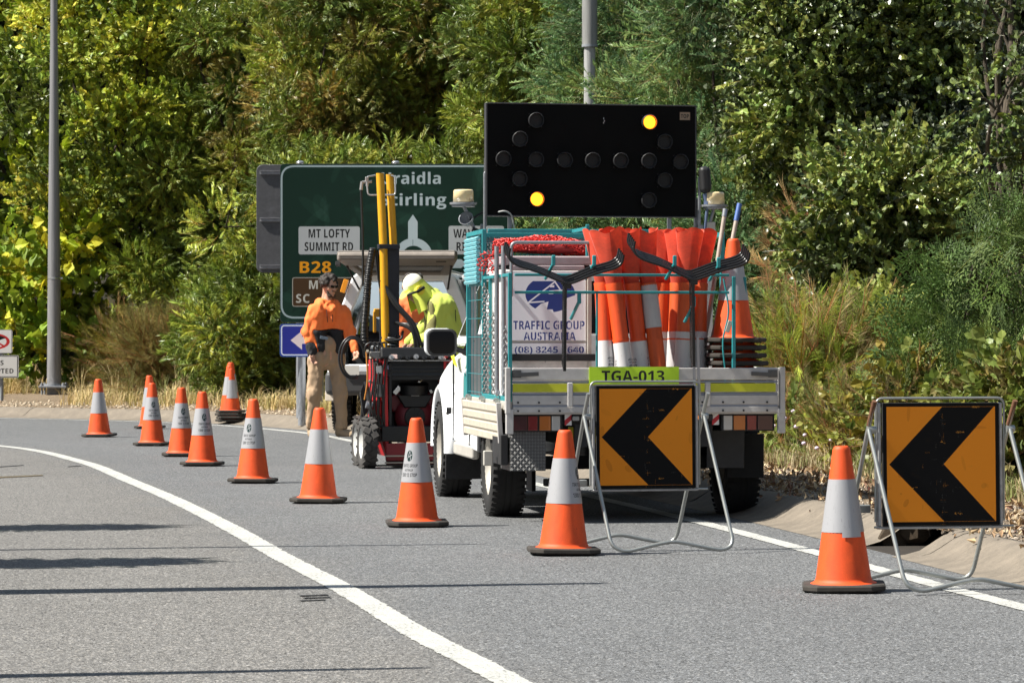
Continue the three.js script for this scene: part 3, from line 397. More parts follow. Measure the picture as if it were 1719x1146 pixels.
// masts and slim trees beside the road to the left: their shadows cross the lanes
function shadowTip(px, py) { const d = gd(py); return V((px - PX) / F * d, 0, -d); }
function mast(label, px, py, x, r0, r1) {
  const tip = shadowTip(px, py), L = (tip.x - x) / Math.cos(AZ), h = L * Math.tan(ELEV), t = thing('roadside_mast', label, 'mast', V(x, 0, tip.z + L * Math.sin(AZ)));
  mesh('pole', lathe([[r0 * 1.3, 0], [r0, .5], [r1, h], [0, h]], 18), galvDull, t); mesh('base_plate', bx(.6, .05, .6, 0, .025, 0), galvDull, t); mesh('cap', sph(r1 * 1.1, 0, h, 0), galvDull, t);
}
mast('stout tapering mast left of the road casting the broad shadow', 1000, 979, -4.6, .24, .05);
mast('thin mast left of the road casting the hair thin shadow', 800, 913, -4.6, .06, .025);
mast('mast left of the road casting the lowest shadow', 700, 1121, -3.8, .13, .03);
[[225, 884, -5.6, 'beyond'], [305, 942, -5.0, 'nearer']].forEach(([px, py, x, w]) => {
  const tip = shadowTip(px, py), L = (tip.x - x) / Math.cos(AZ), h = L * Math.tan(ELEV);
  const t = thing('slim_tree', `slim roadside tree left of the road, the ${w} of two`, 'tree', V(x, 0, tip.z + L * Math.sin(AZ)));
  mesh('trunk', tubeAlong([V(0, -.05, 0), V(.05, h * .5, 0), V(0, h * .95, 0)], q => .09 * (1 - q * .8)), barkMat, t);
  const cl = []; for (let i = 0; i < 26; i++) { const q = rnd(); cl.push({ p: V(rr(-.2, .2) * (1.2 - q), h * (.45 + .53 * q), rr(-.12, .12) * (1.2 - q)), r: .08 + .2 * (1 - q) }); }
  foliage(t, 'crown', 'small', cl, 26, C.olive, { scale: .7 });
});
// ---- direction sign
function texBoard(t, name, w, h, r, th, y, z, tex, backMat, x = 0) {                 // a sheet sign: printed front on a metal sheet
  const g = new THREE.ExtrudeGeometry(roundRect(w, h, r), { depth: th, bevelEnabled: false, curveSegments: 8 }); mesh(name, g.translate(x, y, z - th), backMat, t);
  return mesh(name + '_print', face(roundRect(w - .004, h - .004, r), w, h).translate(x, y, z + .004), new THREE.MeshPhysicalMaterial({ map: tex, roughness: .75, specularIntensity: .35 }), t);
}
const sheet = M([.3, .3, .32], .5, .5, { map: scuff });
{
  const d = 48, s = F / d, x0 = 470, x1 = 858, y0 = 275, y1 = 541, w = (x1 - x0) / s, h = (y1 - y0) / s, c = at((x0 + x1) / 2, (y0 + y1) / 2, d), gy = verge(c.x, c.z);
  const t = thing('direction_sign', 'large green direction sign with white place names and a roundabout arrow', 'road sign', V(c.x, gy, c.z));
  const tex = canvasTex(2048, Math.round(2048 * (y1 - y0) / (x1 - x0)), (x, W2, H2) => {
    const k = W2 / (x1 - x0), X = v => (v - x0) * k, Y = v => (v - y0) * k;
    x.fillStyle = '#07231a'; x.fillRect(0, 0, W2, H2);
    for (let i = 0; i < 60; i++) { x.fillStyle = `rgba(${rnd() < .5 ? '0,0,0' : '120,150,130'},.06)`; x.beginPath(); x.ellipse(rnd() * W2, rnd() * H2, 30 + rnd() * 160, 10 + rnd() * 60, rnd() * 3, 0, 7); x.fill(); }
    x.strokeStyle = '#8b999c'; x.lineWidth = 3.2 * k; const R = 22 * k, a = X(472.5), b = Y(279), c2 = X(855.5), d2 = Y(533); x.beginPath(); x.moveTo(a + R, b); x.lineTo(c2 - R, b); x.quadraticCurveTo(c2, b, c2, b + R); x.lineTo(c2, d2 - R); x.quadraticCurveTo(c2, d2, c2 - R, d2); x.lineTo(a + R, d2); x.quadraticCurveTo(a, d2, a, d2 - R); x.lineTo(a, b + R); x.quadraticCurveTo(a, b, a + R, b); x.stroke();
    const txt = (s2, px, py, size, col, sp = 0, al = 'center', wt = 'bold', wide) => { x.fillStyle = col; x.font = `${wt} ${size * k}px sans-serif`; x.textAlign = al; x.textBaseline = 'alphabetic'; if ('letterSpacing' in x) x.letterSpacing = sp * k + 'px'; wide ? (x.save(), x.translate(X(px), Y(py)), x.scale(wide / (x.measureText(s2).width / k), 1), x.fillText(s2, 0, 0), x.restore()) : x.fillText(s2, X(px), Y(py)); };
    const white = '#98a3a6';
    txt('Uraidla', 690, 309, 27, white, 0, 'center', 'bold', 104); txt('Stirling', 694, 345, 27, white, 0, 'center', 'bold', 112);
    const panel = (xa, ya, xb, yb, fill, line) => { x.fillStyle = fill; x.beginPath(); const r = 4 * k, A1 = X(xa), B1 = Y(ya), C1 = X(xb), D1 = Y(yb); x.moveTo(A1 + r, B1); x.lineTo(C1 - r, B1); x.quadraticCurveTo(C1, B1, C1, B1 + r); x.lineTo(C1, D1 - r); x.quadraticCurveTo(C1, D1, C1 - r, D1); x.lineTo(A1 + r, D1); x.quadraticCurveTo(A1, D1, A1, D1 - r); x.lineTo(A1, B1 + r); x.quadraticCurveTo(A1, B1, A1 + r, B1); x.fill(); if (line) { x.strokeStyle = line; x.lineWidth = 1.2 * k; x.stroke(); } };
    panel(501, 380, 604, 427, '#9a9c9d'); txt('MT LOFTY', 552, 399, 20, '#101010', 0, 'center', 'bold', 71); txt('SUMMIT RD', 552, 421, 20, '#101010', 0, 'center', 'bold', 83);
    panel(753, 379, 846, 427, '#9a9c9d'); txt('WAVERLEY', 800, 399, 20, '#101010', 0, 'center', 'bold', 78); txt('RIDGE RD', 800, 421, 20, '#101010', 0, 'center', 'bold', 70);
    txt('B28', 500, 458, 27, '#c9820f', 0, 'left', 'bold', 57);
    panel(491, 466, 600, 514, '#3d2a17', '#9a958c'); txt('M', 526, 485, 20, '#a9a69d', 0, 'center', 'bold'); txt('SC', 496, 508, 20, '#a9a69d', 1, 'left', 'bold');
    txt('Be', 756, 484, 27, white, 2, 'left', 'bold');
    x.strokeStyle = white; x.lineWidth = 13 * k; x.beginPath(); x.arc(X(694), Y(432), 26 * k, 0, 7); x.stroke();
    x.fillStyle = white; x.beginPath(); x.moveTo(X(685), Y(402)); x.lineTo(X(685), Y(372)); x.lineTo(X(693), Y(360)); x.lineTo(X(701), Y(372)); x.lineTo(X(701), Y(402)); x.fill(); 
    x.beginPath(); x.moveTo(X(724), Y(435)); x.lineTo(X(774), Y(435)); x.lineTo(X(783), Y(442)); x.lineTo(X(774), Y(450)); x.lineTo(X(724), Y(450)); x.fill(); x.beginPath(); x.moveTo(X(664), Y(435)); x.lineTo(X(622), Y(435)); x.lineTo(X(613), Y(442)); x.lineTo(X(622), Y(450)); x.lineTo(X(664), Y(450)); x.fill();
    x.strokeStyle = '#07231a'; x.lineWidth = .6 * k; x.beginPath(); x.moveTo(X(693), Y(402)); x.lineTo(X(693), Y(412)); x.stroke();
  });
  texBoard(t, 'board', w, h, .06, .03, c.y - gy, .02, tex, sheet);
  for (const px of [503, 664, 825]) { const X = (px - 664) / s; mesh('post', cyl(.054, c.y - gy + h / 2 + .02, X, (c.y - gy + h / 2) / 2 - .03, -.075, 0, 0, 0, 20), galv, t); mesh('post_cap', sph(.058, X, c.y - gy + h / 2 + .02, -.075, 1, .5, 1), steel, t); }
  for (const q of [-.36, 0, .36]) mesh('rail', bx(w * .96, .05, .025, 0, c.y - gy + q * h, -.024), sheet, t);
}
{ // blue sign on its own post
  const d = 47.3, s = F / d, w = .74, h = .44, c = at(516, 571, d), gy = verge(c.x, c.z);
  const t = thing('arrow_sign', 'small blue sign with a white arrow pointing left behind the man in orange', 'road sign', V(c.x, gy, c.z));
  const tex = canvasTex(512, 304, (x, W2, H2) => { x.fillStyle = '#0d3f86'; x.fillRect(0, 0, W2, H2); x.fillStyle = '#232a7c'; x.fillRect(10, 10, W2 - 20, H2 - 20); x.strokeStyle = '#b6bcc8'; x.lineWidth = 12; x.beginPath(); x.moveTo(48, 18); x.lineTo(W2 - 48, 18); x.quadraticCurveTo(W2 - 18, 18, W2 - 18, 48); x.lineTo(W2 - 18, H2 - 48); x.quadraticCurveTo(W2 - 18, H2 - 18, W2 - 48, H2 - 18); x.lineTo(48, H2 - 18); x.quadraticCurveTo(18, H2 - 18, 18, H2 - 48); x.lineTo(18, 48); x.quadraticCurveTo(18, 18, 48, 18); x.stroke(); x.fillStyle = '#c6b6b8'; x.beginPath(); x.moveTo(100, 152); x.lineTo(205, 66); x.lineTo(205, 120); x.lineTo(410, 120); x.lineTo(410, 184); x.lineTo(205, 184); x.lineTo(205, 238); x.fill(); });
  texBoard(t, 'board', w, h, .05, .012, c.y - gy, .01, tex, sheet);
  mesh('post', cyl(.05, c.y - gy + .25, -.08, (c.y - gy + .25) / 2 - .03, -.06, 0, 0, 0, 18), galv, t);
  mesh('clamp', [bx(.14, .04, .12, -.08, c.y - gy + .12, -.05), bx(.14, .04, .12, -.08, c.y - gy - .12, -.05)], steel, t);
}
{ // sign seen from behind
  const d = 50.5, s = F / d, w = 1.1, h = 180 / s, c = at(431 + w * s / 2, 367, d), gy = verge(c.x, c.z);
  const t = thing('rear_facing_sign', 'grey back of another sign showing left of the green sign', 'road sign', V(c.x, gy, c.z));
  mesh('board', new THREE.ExtrudeGeometry(roundRect(w, h, .1), { depth: .02, bevelEnabled: true, bevelSize: .006, bevelThickness: .006, bevelSegments: 1 }).translate(0, c.y - gy, 0), M([.1, .1, .108], .6, .2, { map: scuff }), t);
  for (const py of [290, 369, 448]) { const y = H + (PY - py) / F * d - gy; mesh('rail', [bx(w * .94, .055, .03, .01, y, .04), bx(w * .94, .012, .045, .01, y + .026, .045)], sheet, t); }
  mesh('post', cyl(.05, c.y - gy + h / 2, .35, (c.y - gy + h / 2) / 2 - .03, .1, 0, 0, 0, 16), galv, t);
}
{ // partly seen signs at the left edge
  const d = 57, s = F / d, c = at(-8, 592, d), gy = verge(c.x, c.z);
  const t = thing('no_turn_sign', 'white no turn sign over a BUSES EXCEPTED plate at the left edge', 'road sign', V(c.x, gy, c.z));
  const tex = canvasTex(256, 330, (x, W2, H2) => { x.fillStyle = '#d4d2d0'; x.fillRect(0, 0, W2, H2); x.lineWidth = 5; x.strokeStyle = '#777'; x.strokeRect(6, 6, W2 - 12, H2 - 12); x.lineWidth = 24; x.strokeStyle = '#b52a2a'; x.beginPath(); x.arc(128, 165, 96, 0, 7); x.stroke(); x.lineWidth = 26; x.strokeStyle = '#181818'; x.beginPath(); x.moveTo(90, 235); x.lineTo(90, 150); x.quadraticCurveTo(90, 115, 128, 115); x.lineTo(160, 115); x.stroke(); x.fillStyle = '#181818'; x.beginPath(); x.moveTo(158, 82); x.lineTo(208, 116); x.lineTo(158, 148); x.fill(); x.lineWidth = 20; x.strokeStyle = '#b52a2a'; x.beginPath(); x.moveTo(62, 100); x.lineTo(195, 232); x.stroke(); });
  const w1 = .54, h1 = .38; texBoard(t, 'round_sign_board', w1, h1, .03, .008, H + (PY - 573) / F * d - gy, .03, tex, sheet, 0);
  const tex2 = canvasTex(384, 210, (x, W2, H2) => { x.fillStyle = '#d0cfcd'; x.fillRect(0, 0, W2, H2); x.lineWidth = 7; x.strokeStyle = '#222'; x.strokeRect(9, 9, W2 - 18, H2 - 18); x.fillStyle = '#1c1c1c'; x.font = 'bold 60px sans-serif'; x.textAlign = 'right'; x.fillText('BUSES', 262, 92); x.textAlign = 'right'; x.fillText('EXCEPTED', 345, 168); });
  texBoard(t, 'plate', .74, .36, .02, .008, H + (PY - 615) / F * d - gy, .03, tex2, sheet, 0);
  const top = H + (PY - 552) / F * d - gy; mesh('post', cyl(.032, top, .09, top / 2 - .02, -.02, 0, 0, 0, 14), galvDull, t);
}
// ---------------------------------------------------------------- traffic cones
const coneOrange = M([.88, .1, .008], .62, 0, { map: dirt, bumpMap: dirt, bumpScale: .0015 }), coneBase = M([.05, .043, .036], .9, 0, { map: scuff });
const printCone = (turn, blank) => { const t = canvasTex(1024, 256, (x, W2, H2) => {
  x.fillStyle = '#dcdcdc'; x.fillRect(0, 0, W2, H2);
  for (let i = 0; i < 420; i++) { x.fillStyle = `rgba(${rnd() < .7 ? '110,105,100' : '60,55,52'},${rnd() * .22})`; x.fillRect(rnd() * W2, rnd() * H2, 1 + rnd() * 3, 1 + rnd() * (rnd() < .2 ? 40 : 6)); }
  if (!blank) for (const cx of [256, 768]) { x.save(); x.translate(cx, 0);
    x.fillStyle = '#123c3a'; x.beginPath(); x.ellipse(0, 84, 46, 36, 0, 0, 7); x.fill(); x.strokeStyle = '#dcdcdc'; x.lineWidth = 7; x.beginPath(); x.moveTo(-34, 110); x.lineTo(2, 52); x.lineTo(22, 112); x.moveTo(-14, 92); x.lineTo(40, 76); x.stroke();
    x.fillStyle = '#161a1c'; x.textAlign = 'center'; x.font = 'italic bold 29px sans-serif'; x.fillText('TRAFFIC GROUP', 0, 158); x.font = 'bold 22px sans-serif'; x.fillText('AUSTRALIA', 0, 184); x.font = 'bold 34px sans-serif'; x.fillText('1300 12 STOP', 0, 220); x.restore(); }
}); t.wrapS = THREE.RepeatWrapping; return new THREE.MeshPhysicalMaterial({ map: t, color: lin(.5, .5, .52), roughness: .45, metalness: .25, clearcoat: .2, clearcoatRoughness: .3 }); };
const conePrinted = printCone(), conePlain = printCone(0, true);
const coneR = y => .139 - (.139 - .04) * (y - .03) / .67;
function makeCone(label, plain, strip) {
  const t = thing('traffic_cone', label, 'traffic cone', V(0, 0, 0), 0, 'traffic cones');
  const a = .2, b = .13; mesh('base', [prism([[-b, -a], [b, -a], [a, -b], [a, b], [b, a], [-b, a], [-a, b], [-a, -b]], .016, .007).rotateX(-Math.PI / 2).translate(0, .012, 0), ...[[.13, .13], [-.13, .13], [.13, -.13], [-.13, -.13], [0, .15], [0, -.15]].map(([x, z]) => bx(.06, .016, .05, x, .007, z, 0, 0, 0, 0))], coneBase, t);
  mesh('body', lathe([[.165, .03], [.16, .037], [.143, .043], [coneR(.06), .06], [coneR(.2), .2], [coneR(.45), .45], [coneR(.68), .68], [.037, .694], [.03, .7], [.026, .7], [.026, .66]], 32), coneOrange, t);
  const y0 = .285, y1 = .54, g = new THREE.CylinderGeometry(coneR(y1) + .0025, coneR(y0) + .0025, y1 - y0, 36, 1, true); g.translate(0, (y0 + y1) / 2, 0);
  mesh('reflective_sleeve', g, plain ? conePlain : conePrinted, t);
  if (strip) { const s = new THREE.CylinderGeometry(coneR(.3) + .006, coneR(.262) + .006, .04, 12, 1, true, -.25, .95); mesh('sleeve_overlap', s.translate(0, .282, 0), conePlain, t); }
  return t;
}
const cones = [ // px, base row, plain, turn of the print, label
  [1417, 997, 1, 0, 'nearest traffic cone, plain silver sleeve, beside the right chevron sign', 1],
  [946, 934, 0, 1.2, 'traffic cone touching the left chevron sign stand'],
  [700, 886, 0, -.6, 'traffic cone in front of the truck front wheel'],
  [534, 846, 1, 0, 'traffic cone in front of the loader wheels'],
  [424, 812, 0, -.4, 'traffic cone alone left of the man in orange, print turned aside'],
  [339, 783, 0, .35, 'front one of the two overlapping cones with the printed sleeves'],
  [304, 767, 0, .35, 'rear one of the two overlapping cones with the printed sleeves'],
  [255, 749, 0, .3, 'cone hiding another one behind it, near the far kerb'],
  [251, 720, 1, 0, 'farthest cone, mostly hidden by the cone before it'],
  [166, 734, 1, 0, 'cone standing furthest left on the road'],
];
cones.forEach(([px, py, plain, turn, label, strip], i) => { const d = gd(py) + .19, c = makeCone(label, plain, strip), p = at(px, PY, d); c.position.set(p.x, .004, p.z); c.rotation.y = turn ? -Math.PI / 2 + turn - Math.PI / 2 * 0 : rr(-.2, .2); c.rotation.z = rr(-.018, .018); c.rotation.x = rr(-.015, .015); c.position.y += .002; c.children[0].rotation.y = -c.rotation.y + rr(-.08, .08); });
// a stack of cones on the far verge
function coneStack(n, pos, labelTop, labelLow, step, group) {
  for (let i = 0; i < n; i++) { const c = makeCone(i === n - 1 ? labelTop : labelLow.replace('#', i === 0 ? 'lowest' : i === n - 2 ? 'highest' : ['', 'second', 'third', 'fourth', 'fifth', 'sixth', 'seventh', 'eighth'][i] + ' lowest'), true); c.position.set(pos.x + rr(-.012, .012), pos.y + i * step, pos.z + rr(-.012, .012)); c.rotation.y = (pos.ry || 0) + rr(-.06, .06); c.userData.group = i === n - 1 ? group : group + ', lower cones'; }
}
{ const d = gd(693, .16) + .2, p = at(386, PY, d); coneStack(4, { x: p.x, y: verge(p.x, p.z) + .004, z: p.z }, 'top cone of the stack on the far verge', 'nested cone of the far verge stack, # base', .042, 'cone stack on the far verge'); }
// ---------------------------------------------------------------- chevron signs on folding stands
function chevronTex(s0) { seed = s0; return canvasTex(1024, 1024, (x, W2) => {
  const u = v => v * W2; x.fillStyle = '#060606'; x.fillRect(0, 0, W2, W2); x.fillStyle = '#de8621'; x.fillRect(u(.03), u(.028), u(.94), u(.944));
  x.fillStyle = '#070708'; x.beginPath(); x.moveTo(u(.05), u(.5)); x.lineTo(u(.51), u(.03)); x.lineTo(u(.96), u(.03)); x.lineTo(u(.52), u(.5)); x.lineTo(u(.965), u(.97)); x.lineTo(u(.52), u(.97)); x.fill();
  for (let i = 0; i < 26; i++) { x.fillStyle = `rgba(70,35,5,${rnd() * .16})`; x.beginPath(); x.ellipse(rnd() * W2, rnd() * W2, 3 + rnd() * 70, 2 + rnd() * 30, rnd() * 3, 0, 7); x.fill(); }
  for (let i = 0; i < 1500; i++) { x.fillStyle = `rgba(${rnd() < .5 ? '20,12,4' : '190,180,160'},${rnd() * .2})`; x.fillRect(rnd() * W2, rnd() * W2, 1 + rnd() * 2, 1 + rnd() * 3); }
  for (let i = 0; i < 46; i++) { const cx = rnd() < .6 ? u(.5 + rr(-.02, .02)) : u(rr(.3, .9)), cy = rnd() * W2, h = rnd() < .6; x.fillStyle = rnd() < .4 ? 'rgba(196,128,40,.8)' : 'rgba(150,150,140,.45)'; for (let k = 0; k < 6; k++) x.fillRect(cx + rr(-3, 3) + (h ? 0 : k * 8), cy + rr(-3, 3) + (h ? k * 7 : 0), 1 + rnd() * 5, 1 + rnd() * 5); }
  x.fillStyle = 'rgba(200,135,50,.85)'; for (const [a, b, n] of [[.8, .03, 22], [.66, .235, 18], [.64, .905, 14], [.25, .69, 8], [.5, .32, 9]]) for (let k = 0; k < n; k++) x.fillRect(u(a) + rr(-34, 34), u(b) + rr(-7, 7), 2 + rnd() * 12, 1 + rnd() * 5);
}); }
function chevronSign(px, py, drop, turn, label, s0, size = 1, rust) {
  const d = gd(py), p = at(px, PY, d), t = thing('chevron_sign', label, 'road sign', V(p.x, .004, p.z), turn, 'chevron signs on folding stands'); t.scale.setScalar(size);
  const pm = M([.5, .52, .5], .42, .7, { map: scuff }), board = grp('board', t); board.position.set(0, .36 - drop, .005); board.rotation.x = -.03;
  mesh('panel', bx(.6, .6, .02, 0, .3, 0, 0, 0, 0, .004), M([.02, .02, .02], .6), board);
  mesh('chevron_print', new THREE.PlaneGeometry(.594, .594).translate(0, .3, .0135), new THREE.MeshPhysicalMaterial({ map: chevronTex(s0), roughness: .75, specularIntensity: .4 }), board);
  mesh('edge_channel', [bx(.018, .6, .05, -.312, .3, -.02), bx(.018, .6, .05, .312, .3, -.02), bx(.64, .014, .05, 0, -.008, -.02)], M([.55, .55, .55], .5, .5, { map: scuff }), board);
  mesh('hanger_wire', pipe([[-.33, .02, -.012], [-.33, .622, -.012], [.33, .622, -.012], [.33, .02, -.012]], .006, .04), pm, t).position.set(0, .36 - drop, 0);
  mesh('lower_bar', [rod([-.34, .355 - drop, 0], [.38, .355 - drop, -.01], .006), bx(.09, .04, .05, -.37, .39, -.12)], pm, t);
  const fz = .34, bz = -.36, hy = .78;
  mesh('front_leg', pipe([[-.375, hy, .02], [-.3, .05, fz], [-.225, .014, fz + .01], [.06, .075, fz + .01], [.36, .014, fz + .01], [.43, .05, fz], [.35, hy, .02]], .0115, .055), pm, t);
  mesh('rear_leg', [pipe([[-.362, .915, .065], [-.372, hy, .0], [-.4, .05, bz], [-.33, .014, bz - .01], [-.06, .075, bz - .01], [.24, .014, bz - .01], [.295, .05, bz], [.345, hy, 0], [.36, .915, .065]], .0115, .055)], pm, t);
  if (rust) mesh('rusty_leg_top', [rod([-.362, .92, .067], [-.371, .8, .008], .0125), rod([.36, .92, .067], [.346, .8, .008], .0125)], M([.2, .09, .045], .9, .1, { map: scuff }), t);
  for (const s of [-1, 1]) mesh('pivot_bolt', cyl(.018, .04, s * .355, hy, .01, 0, 0, Math.PI / 2, 8), pm, t);
  return t;
}
chevronSign(1084, 925, 0, .24, 'left of the two orange chevron signs, scuffed, standing behind the truck', 77, .99);
chevronSign(1580, 990, .05, .22, 'right of the two orange chevron signs, clean, with a wire hoop above', 99, 1.0, true);
seed = 4242;
// ---------------------------------------------------------------- the traffic control truck
const TT = 7.5 * Math.PI / 180, TP = at(1085, PY, 23.6); TP.y = 0;
const onTruck = (x, y, z) => V(TP.x + x * Math.cos(TT) + z * Math.sin(TT), y, TP.z - x * Math.sin(TT) + z * Math.cos(TT));
const kx = px => (px - 1085) / 254 / .991, ky = py => H - (py - PY) / 254;            // the tailgate plane: pixel -> truck coordinates
const truck = thing('work_truck', 'white tray truck with aluminium sides and a teal cage parked on the shoulder', 'truck', TP, TT);
const white = new THREE.MeshPhysicalMaterial({ color: lin(.82, .84, .86), roughness: .35, clearcoat: .6, clearcoatRoughness: .12 });
const alu = M([.6, .6, .62], .5, .3, { map: grime }), aluLight = M([.6, .59, .56], .55, .35, { map: grime }), teal = M([.02, .25, .29], .5, 0, { map: grime }), darkSteel = M([.03, .03, .032], .7, .2, { map: scuff }), glass = new THREE.MeshPhysicalMaterial({ color: lin(.012, .015, .018), roughness: .12, specularIntensity: .5 });
function wheel(parent, x, y, z, r, w, side, o = {}) {
  const g = grp('wheel', parent); g.position.set(x, y, z);
  const p = []; const h = w / 2; for (const [a, b] of [[.62, -.8], [.64, -.98], [.8, -1], [.93, -.92], [1, -.7], [1, -.25], [.985, -.22], [.985, -.14], [1, -.11], [1, .11], [.985, .14], [.985, .22], [1, .25], [1, .7], [.93, .92], [.8, 1], [.64, .98], [.62, .8]]) p.push([a * r, b * h]);
  const tread = []; const nl = o.lugs || 44; for (let i = 0; i < nl; i++) for (const s of [-1, 1]) { const a = i / nl * 6.283 + (s > 0 ? 3.14 / nl : 0); const L = bx(w * (o.lugs ? .46 : .26), .004 * (r / .36) * (o.lugs ? 6 : 1), 6.283 * r / nl * .62, s * w * (o.lugs ? .26 : .36), r, 0, 0, s * (o.lugs ? .5 : .15), 0, 0); L.rotateX(a); tread.push(L); }
  mesh('tyre', [lathe(p, 44).rotateZ(Math.PI / 2), ...tread], o.tyre || rubber, g);
  const rim = []; rim.push(lathe([[.05 * r, side * h * .45], [.34 * r, side * h * .42], [.46 * r, side * h * .3], [.56 * r, side * h * .62], [.63 * r, side * h * .86], [.66 * r, side * h * .84], [.62 * r, side * h * .5], [.6 * r, -side * h * .7]], 32).rotateZ(-Math.PI / 2), cyl(.16 * r, h * .3, side * h * .45, 0, 0, 0, 0, Math.PI / 2, 14));
  for (let i = 0; i < 6; i++) { const a = i / 6 * 6.283; rim.push(cyl(.03 * r, .02, side * h * .46, Math.cos(a) * r * .24, Math.sin(a) * r * .24, 0, 0, Math.PI / 2, 6)); }
  mesh('rim', rim, o.rim || M([.6, .58, .54], .45, .6, { side: THREE.DoubleSide, map: grime }), g);
  return g;
}
// cab: body side with the wheel arch cut out, greenhouse narrowing to the roof
const WR = .365;
{
  const sh = new THREE.Shape(); sh.moveTo(-2.42, .4); sh.lineTo(-2.42, 1.18); sh.lineTo(-3.75, 1.18); sh.bezierCurveTo(-4.2, 1.15, -4.75, 1.08, -4.9, .92); sh.lineTo(-4.95, .5); sh.lineTo(-4.62, .42); sh.absarc(-4.15, WR, .47, Math.PI - .12, .12, true); sh.lineTo(-2.42, .4);
  for (const sd of [-1, 1]) { const g = new THREE.ExtrudeGeometry(sh, { depth: .5, bevelEnabled: true, bevelSize: .05, bevelThickness: .06, bevelSegments: 4, bevelOffset: -.05, curveSegments: 20 }); g.rotateY(-Math.PI / 2); g.translate(sd < 0 ? -.31 : .81, 0, 0); { const p = g.attributes.position; for (let i = 0; i < p.count; i++) { const q = Math.max(0, (p.getY(i) - .72) / .46), f = p.getZ(i) < -3.6 ? 1 : .35; if (Math.abs(p.getX(i)) > .6) p.setX(i, p.getX(i) - Math.sign(p.getX(i)) * .15 * q ** 1.4 * f); } g.computeVertexNormals(); } mesh(sd < 0 ? 'body_side' : 'body_side', g, white, truck); }
  for (const sd of [-1, 1]) { const a = new THREE.TorusGeometry(.465, .04, 8, 28, Math.PI * 1.02).rotateY(Math.PI / 2).scale(1.6, 1, 1).translate(sd * .868, WR + .01, -4.15); mesh('wheel_arch', a, white, truck); }
  mesh('added_underbody', [bx(1.2, .5, 1.1, 0, .62, -4.1), bx(.4, .3, 1.6, 0, .5, -2.9), bx(.5, .25, .9, .45, .5, -1.9), bx(.03, .4, .3, -.55, .35, -1.6)], darkSteel, truck);  // boxes added under cab and tray to block light beneath the truck
  mesh('bonnet', [bx(1.1, .5, 1.1, 0, .86, -4.3, 0, 0, 0, .06), bx(1.1, .7, 1.4, 0, .8, -3.1, 0, 0, 0, .05)], white, truck);
  mesh('front_bumper', bx(1.74, .3, .3, 0, .55, -4.86, 0, 0, 0, .08), white, truck);
  const up = new THREE.Shape(); up.moveTo(-2.44, 1.18); up.lineTo(-2.5, 1.7); up.quadraticCurveTo(-2.52, 1.76, -2.6, 1.77); up.lineTo(-3.15, 1.76); up.quadraticCurveTo(-3.3, 1.74, -3.4, 1.62); up.lineTo(-3.92, 1.16); up.lineTo(-2.44, 1.18);
  const g = new THREE.ExtrudeGeometry(up, { depth: 1.6, bevelEnabled: true, bevelSize: .03, bevelThickness: .03, bevelSegments: 3, bevelOffset: -.03, curveSegments: 12 }); g.rotateY(-Math.PI / 2); g.translate(.8, 0, 0);
  const p = g.attributes.position; for (let i = 0; i < p.count; i++) { const k = 1 - .2 * Math.max(0, (p.getY(i) - 1.15) / .6); p.setX(i, p.getX(i) * k); } g.computeVertexNormals(); mesh('cab_roof', g, white, truck);
  for (const sd of [-1, 1]) { const wsh = prism([[-2.62, 1.24], [-2.66, 1.64], [-3.25, 1.64], [-3.7, 1.24]], .01, .002); wsh.rotateY(-Math.PI / 2); wsh.rotateZ(-sd * -.0); const q = wsh.attributes.position; for (let i = 0; i < q.count; i++) { const k = 1 - .2 * Math.max(0, (q.getY(i) - 1.15) / .6); q.setX(i, (q.getX(i) + .005 + sd * .832) * k); } wsh.computeVertexNormals(); mesh('side_window', wsh, glass, truck); }
  mesh('rear_window', prism([[-.6, 1.26], [.6, 1.26], [.54, 1.64], [-.54, 1.64]], .01, .002).translate(0, 0, -2.43), glass, truck);
  const door = mesh('door_handle', [bx(.03, .03, .18, -.885, .98, -2.72, 0, 0, 0, .01)], white, truck);
  mesh('door_seam', [bx(.012, .72, .014, -.868, .8, -2.56, 0, 0, 0, 0), bx(.012, .7, .014, -.868, .8, -3.6, 0, 0, 0, 0)], black, truck);
  mesh('yellow_stripe', prism([[-3.5, 1.02], [-3.3, 1.0], [-3.75, 1.17], [-3.95, 1.15]].map(([a, b]) => [a, b]), .004, 0).rotateY(-Math.PI / 2).translate(-.871, 0, 0), M([.75, .8, .03], .5), truck);
  mesh('door_logo', [sph(.001, 0, 0, 0), prism([[-2.9, .74], [-2.72, .74], [-2.74, .95], [-2.86, .97]], .004, 0).rotateY(-Math.PI / 2).translate(-.871, 0, 0)], M([.02, .2, .2], .5), truck);
  mesh('mudguard_liner', [bx(.03, .62, .05, -.6, .55, -3.72), bx(.34, .55, .02, -.74, .42, -3.76, .1)], darkSteel, truck);
  mesh('sill', bx(.06, .1, 1.15, -.84, .39, -3.03, 0, 0, 0, .02), aluLight, truck);
  // mirror
  const m = grp('mirror', truck); m.position.set(-1.02, 1.188, -3.02); m.rotation.y = -.12;
  const sq = roundRect(.2, .178, .05), ms = new THREE.ExtrudeGeometry(sq, { depth: .03, bevelEnabled: true, bevelSize: .012, bevelThickness: .02, bevelSegments: 3 });
  mesh('mirror_housing', [ms.clone(), bx(.12, .04, .05, .14, -.06, -.01, 0, 0, -.3, .012), bx(.05, .1, .05, .185, -.05, -.02, 0, 0, -.4, .012)], black, m); mesh('mirror_shell', ms.clone().scale(1.0, 1.0, 1.4).translate(-.022, .004, -.04), white, m);
  mesh('mirror_glass', face(roundRect(.185, .162, .045), .19, .165).translate(0, 0, .0525), M([.022, .025, .03], .05, 1), m);
}
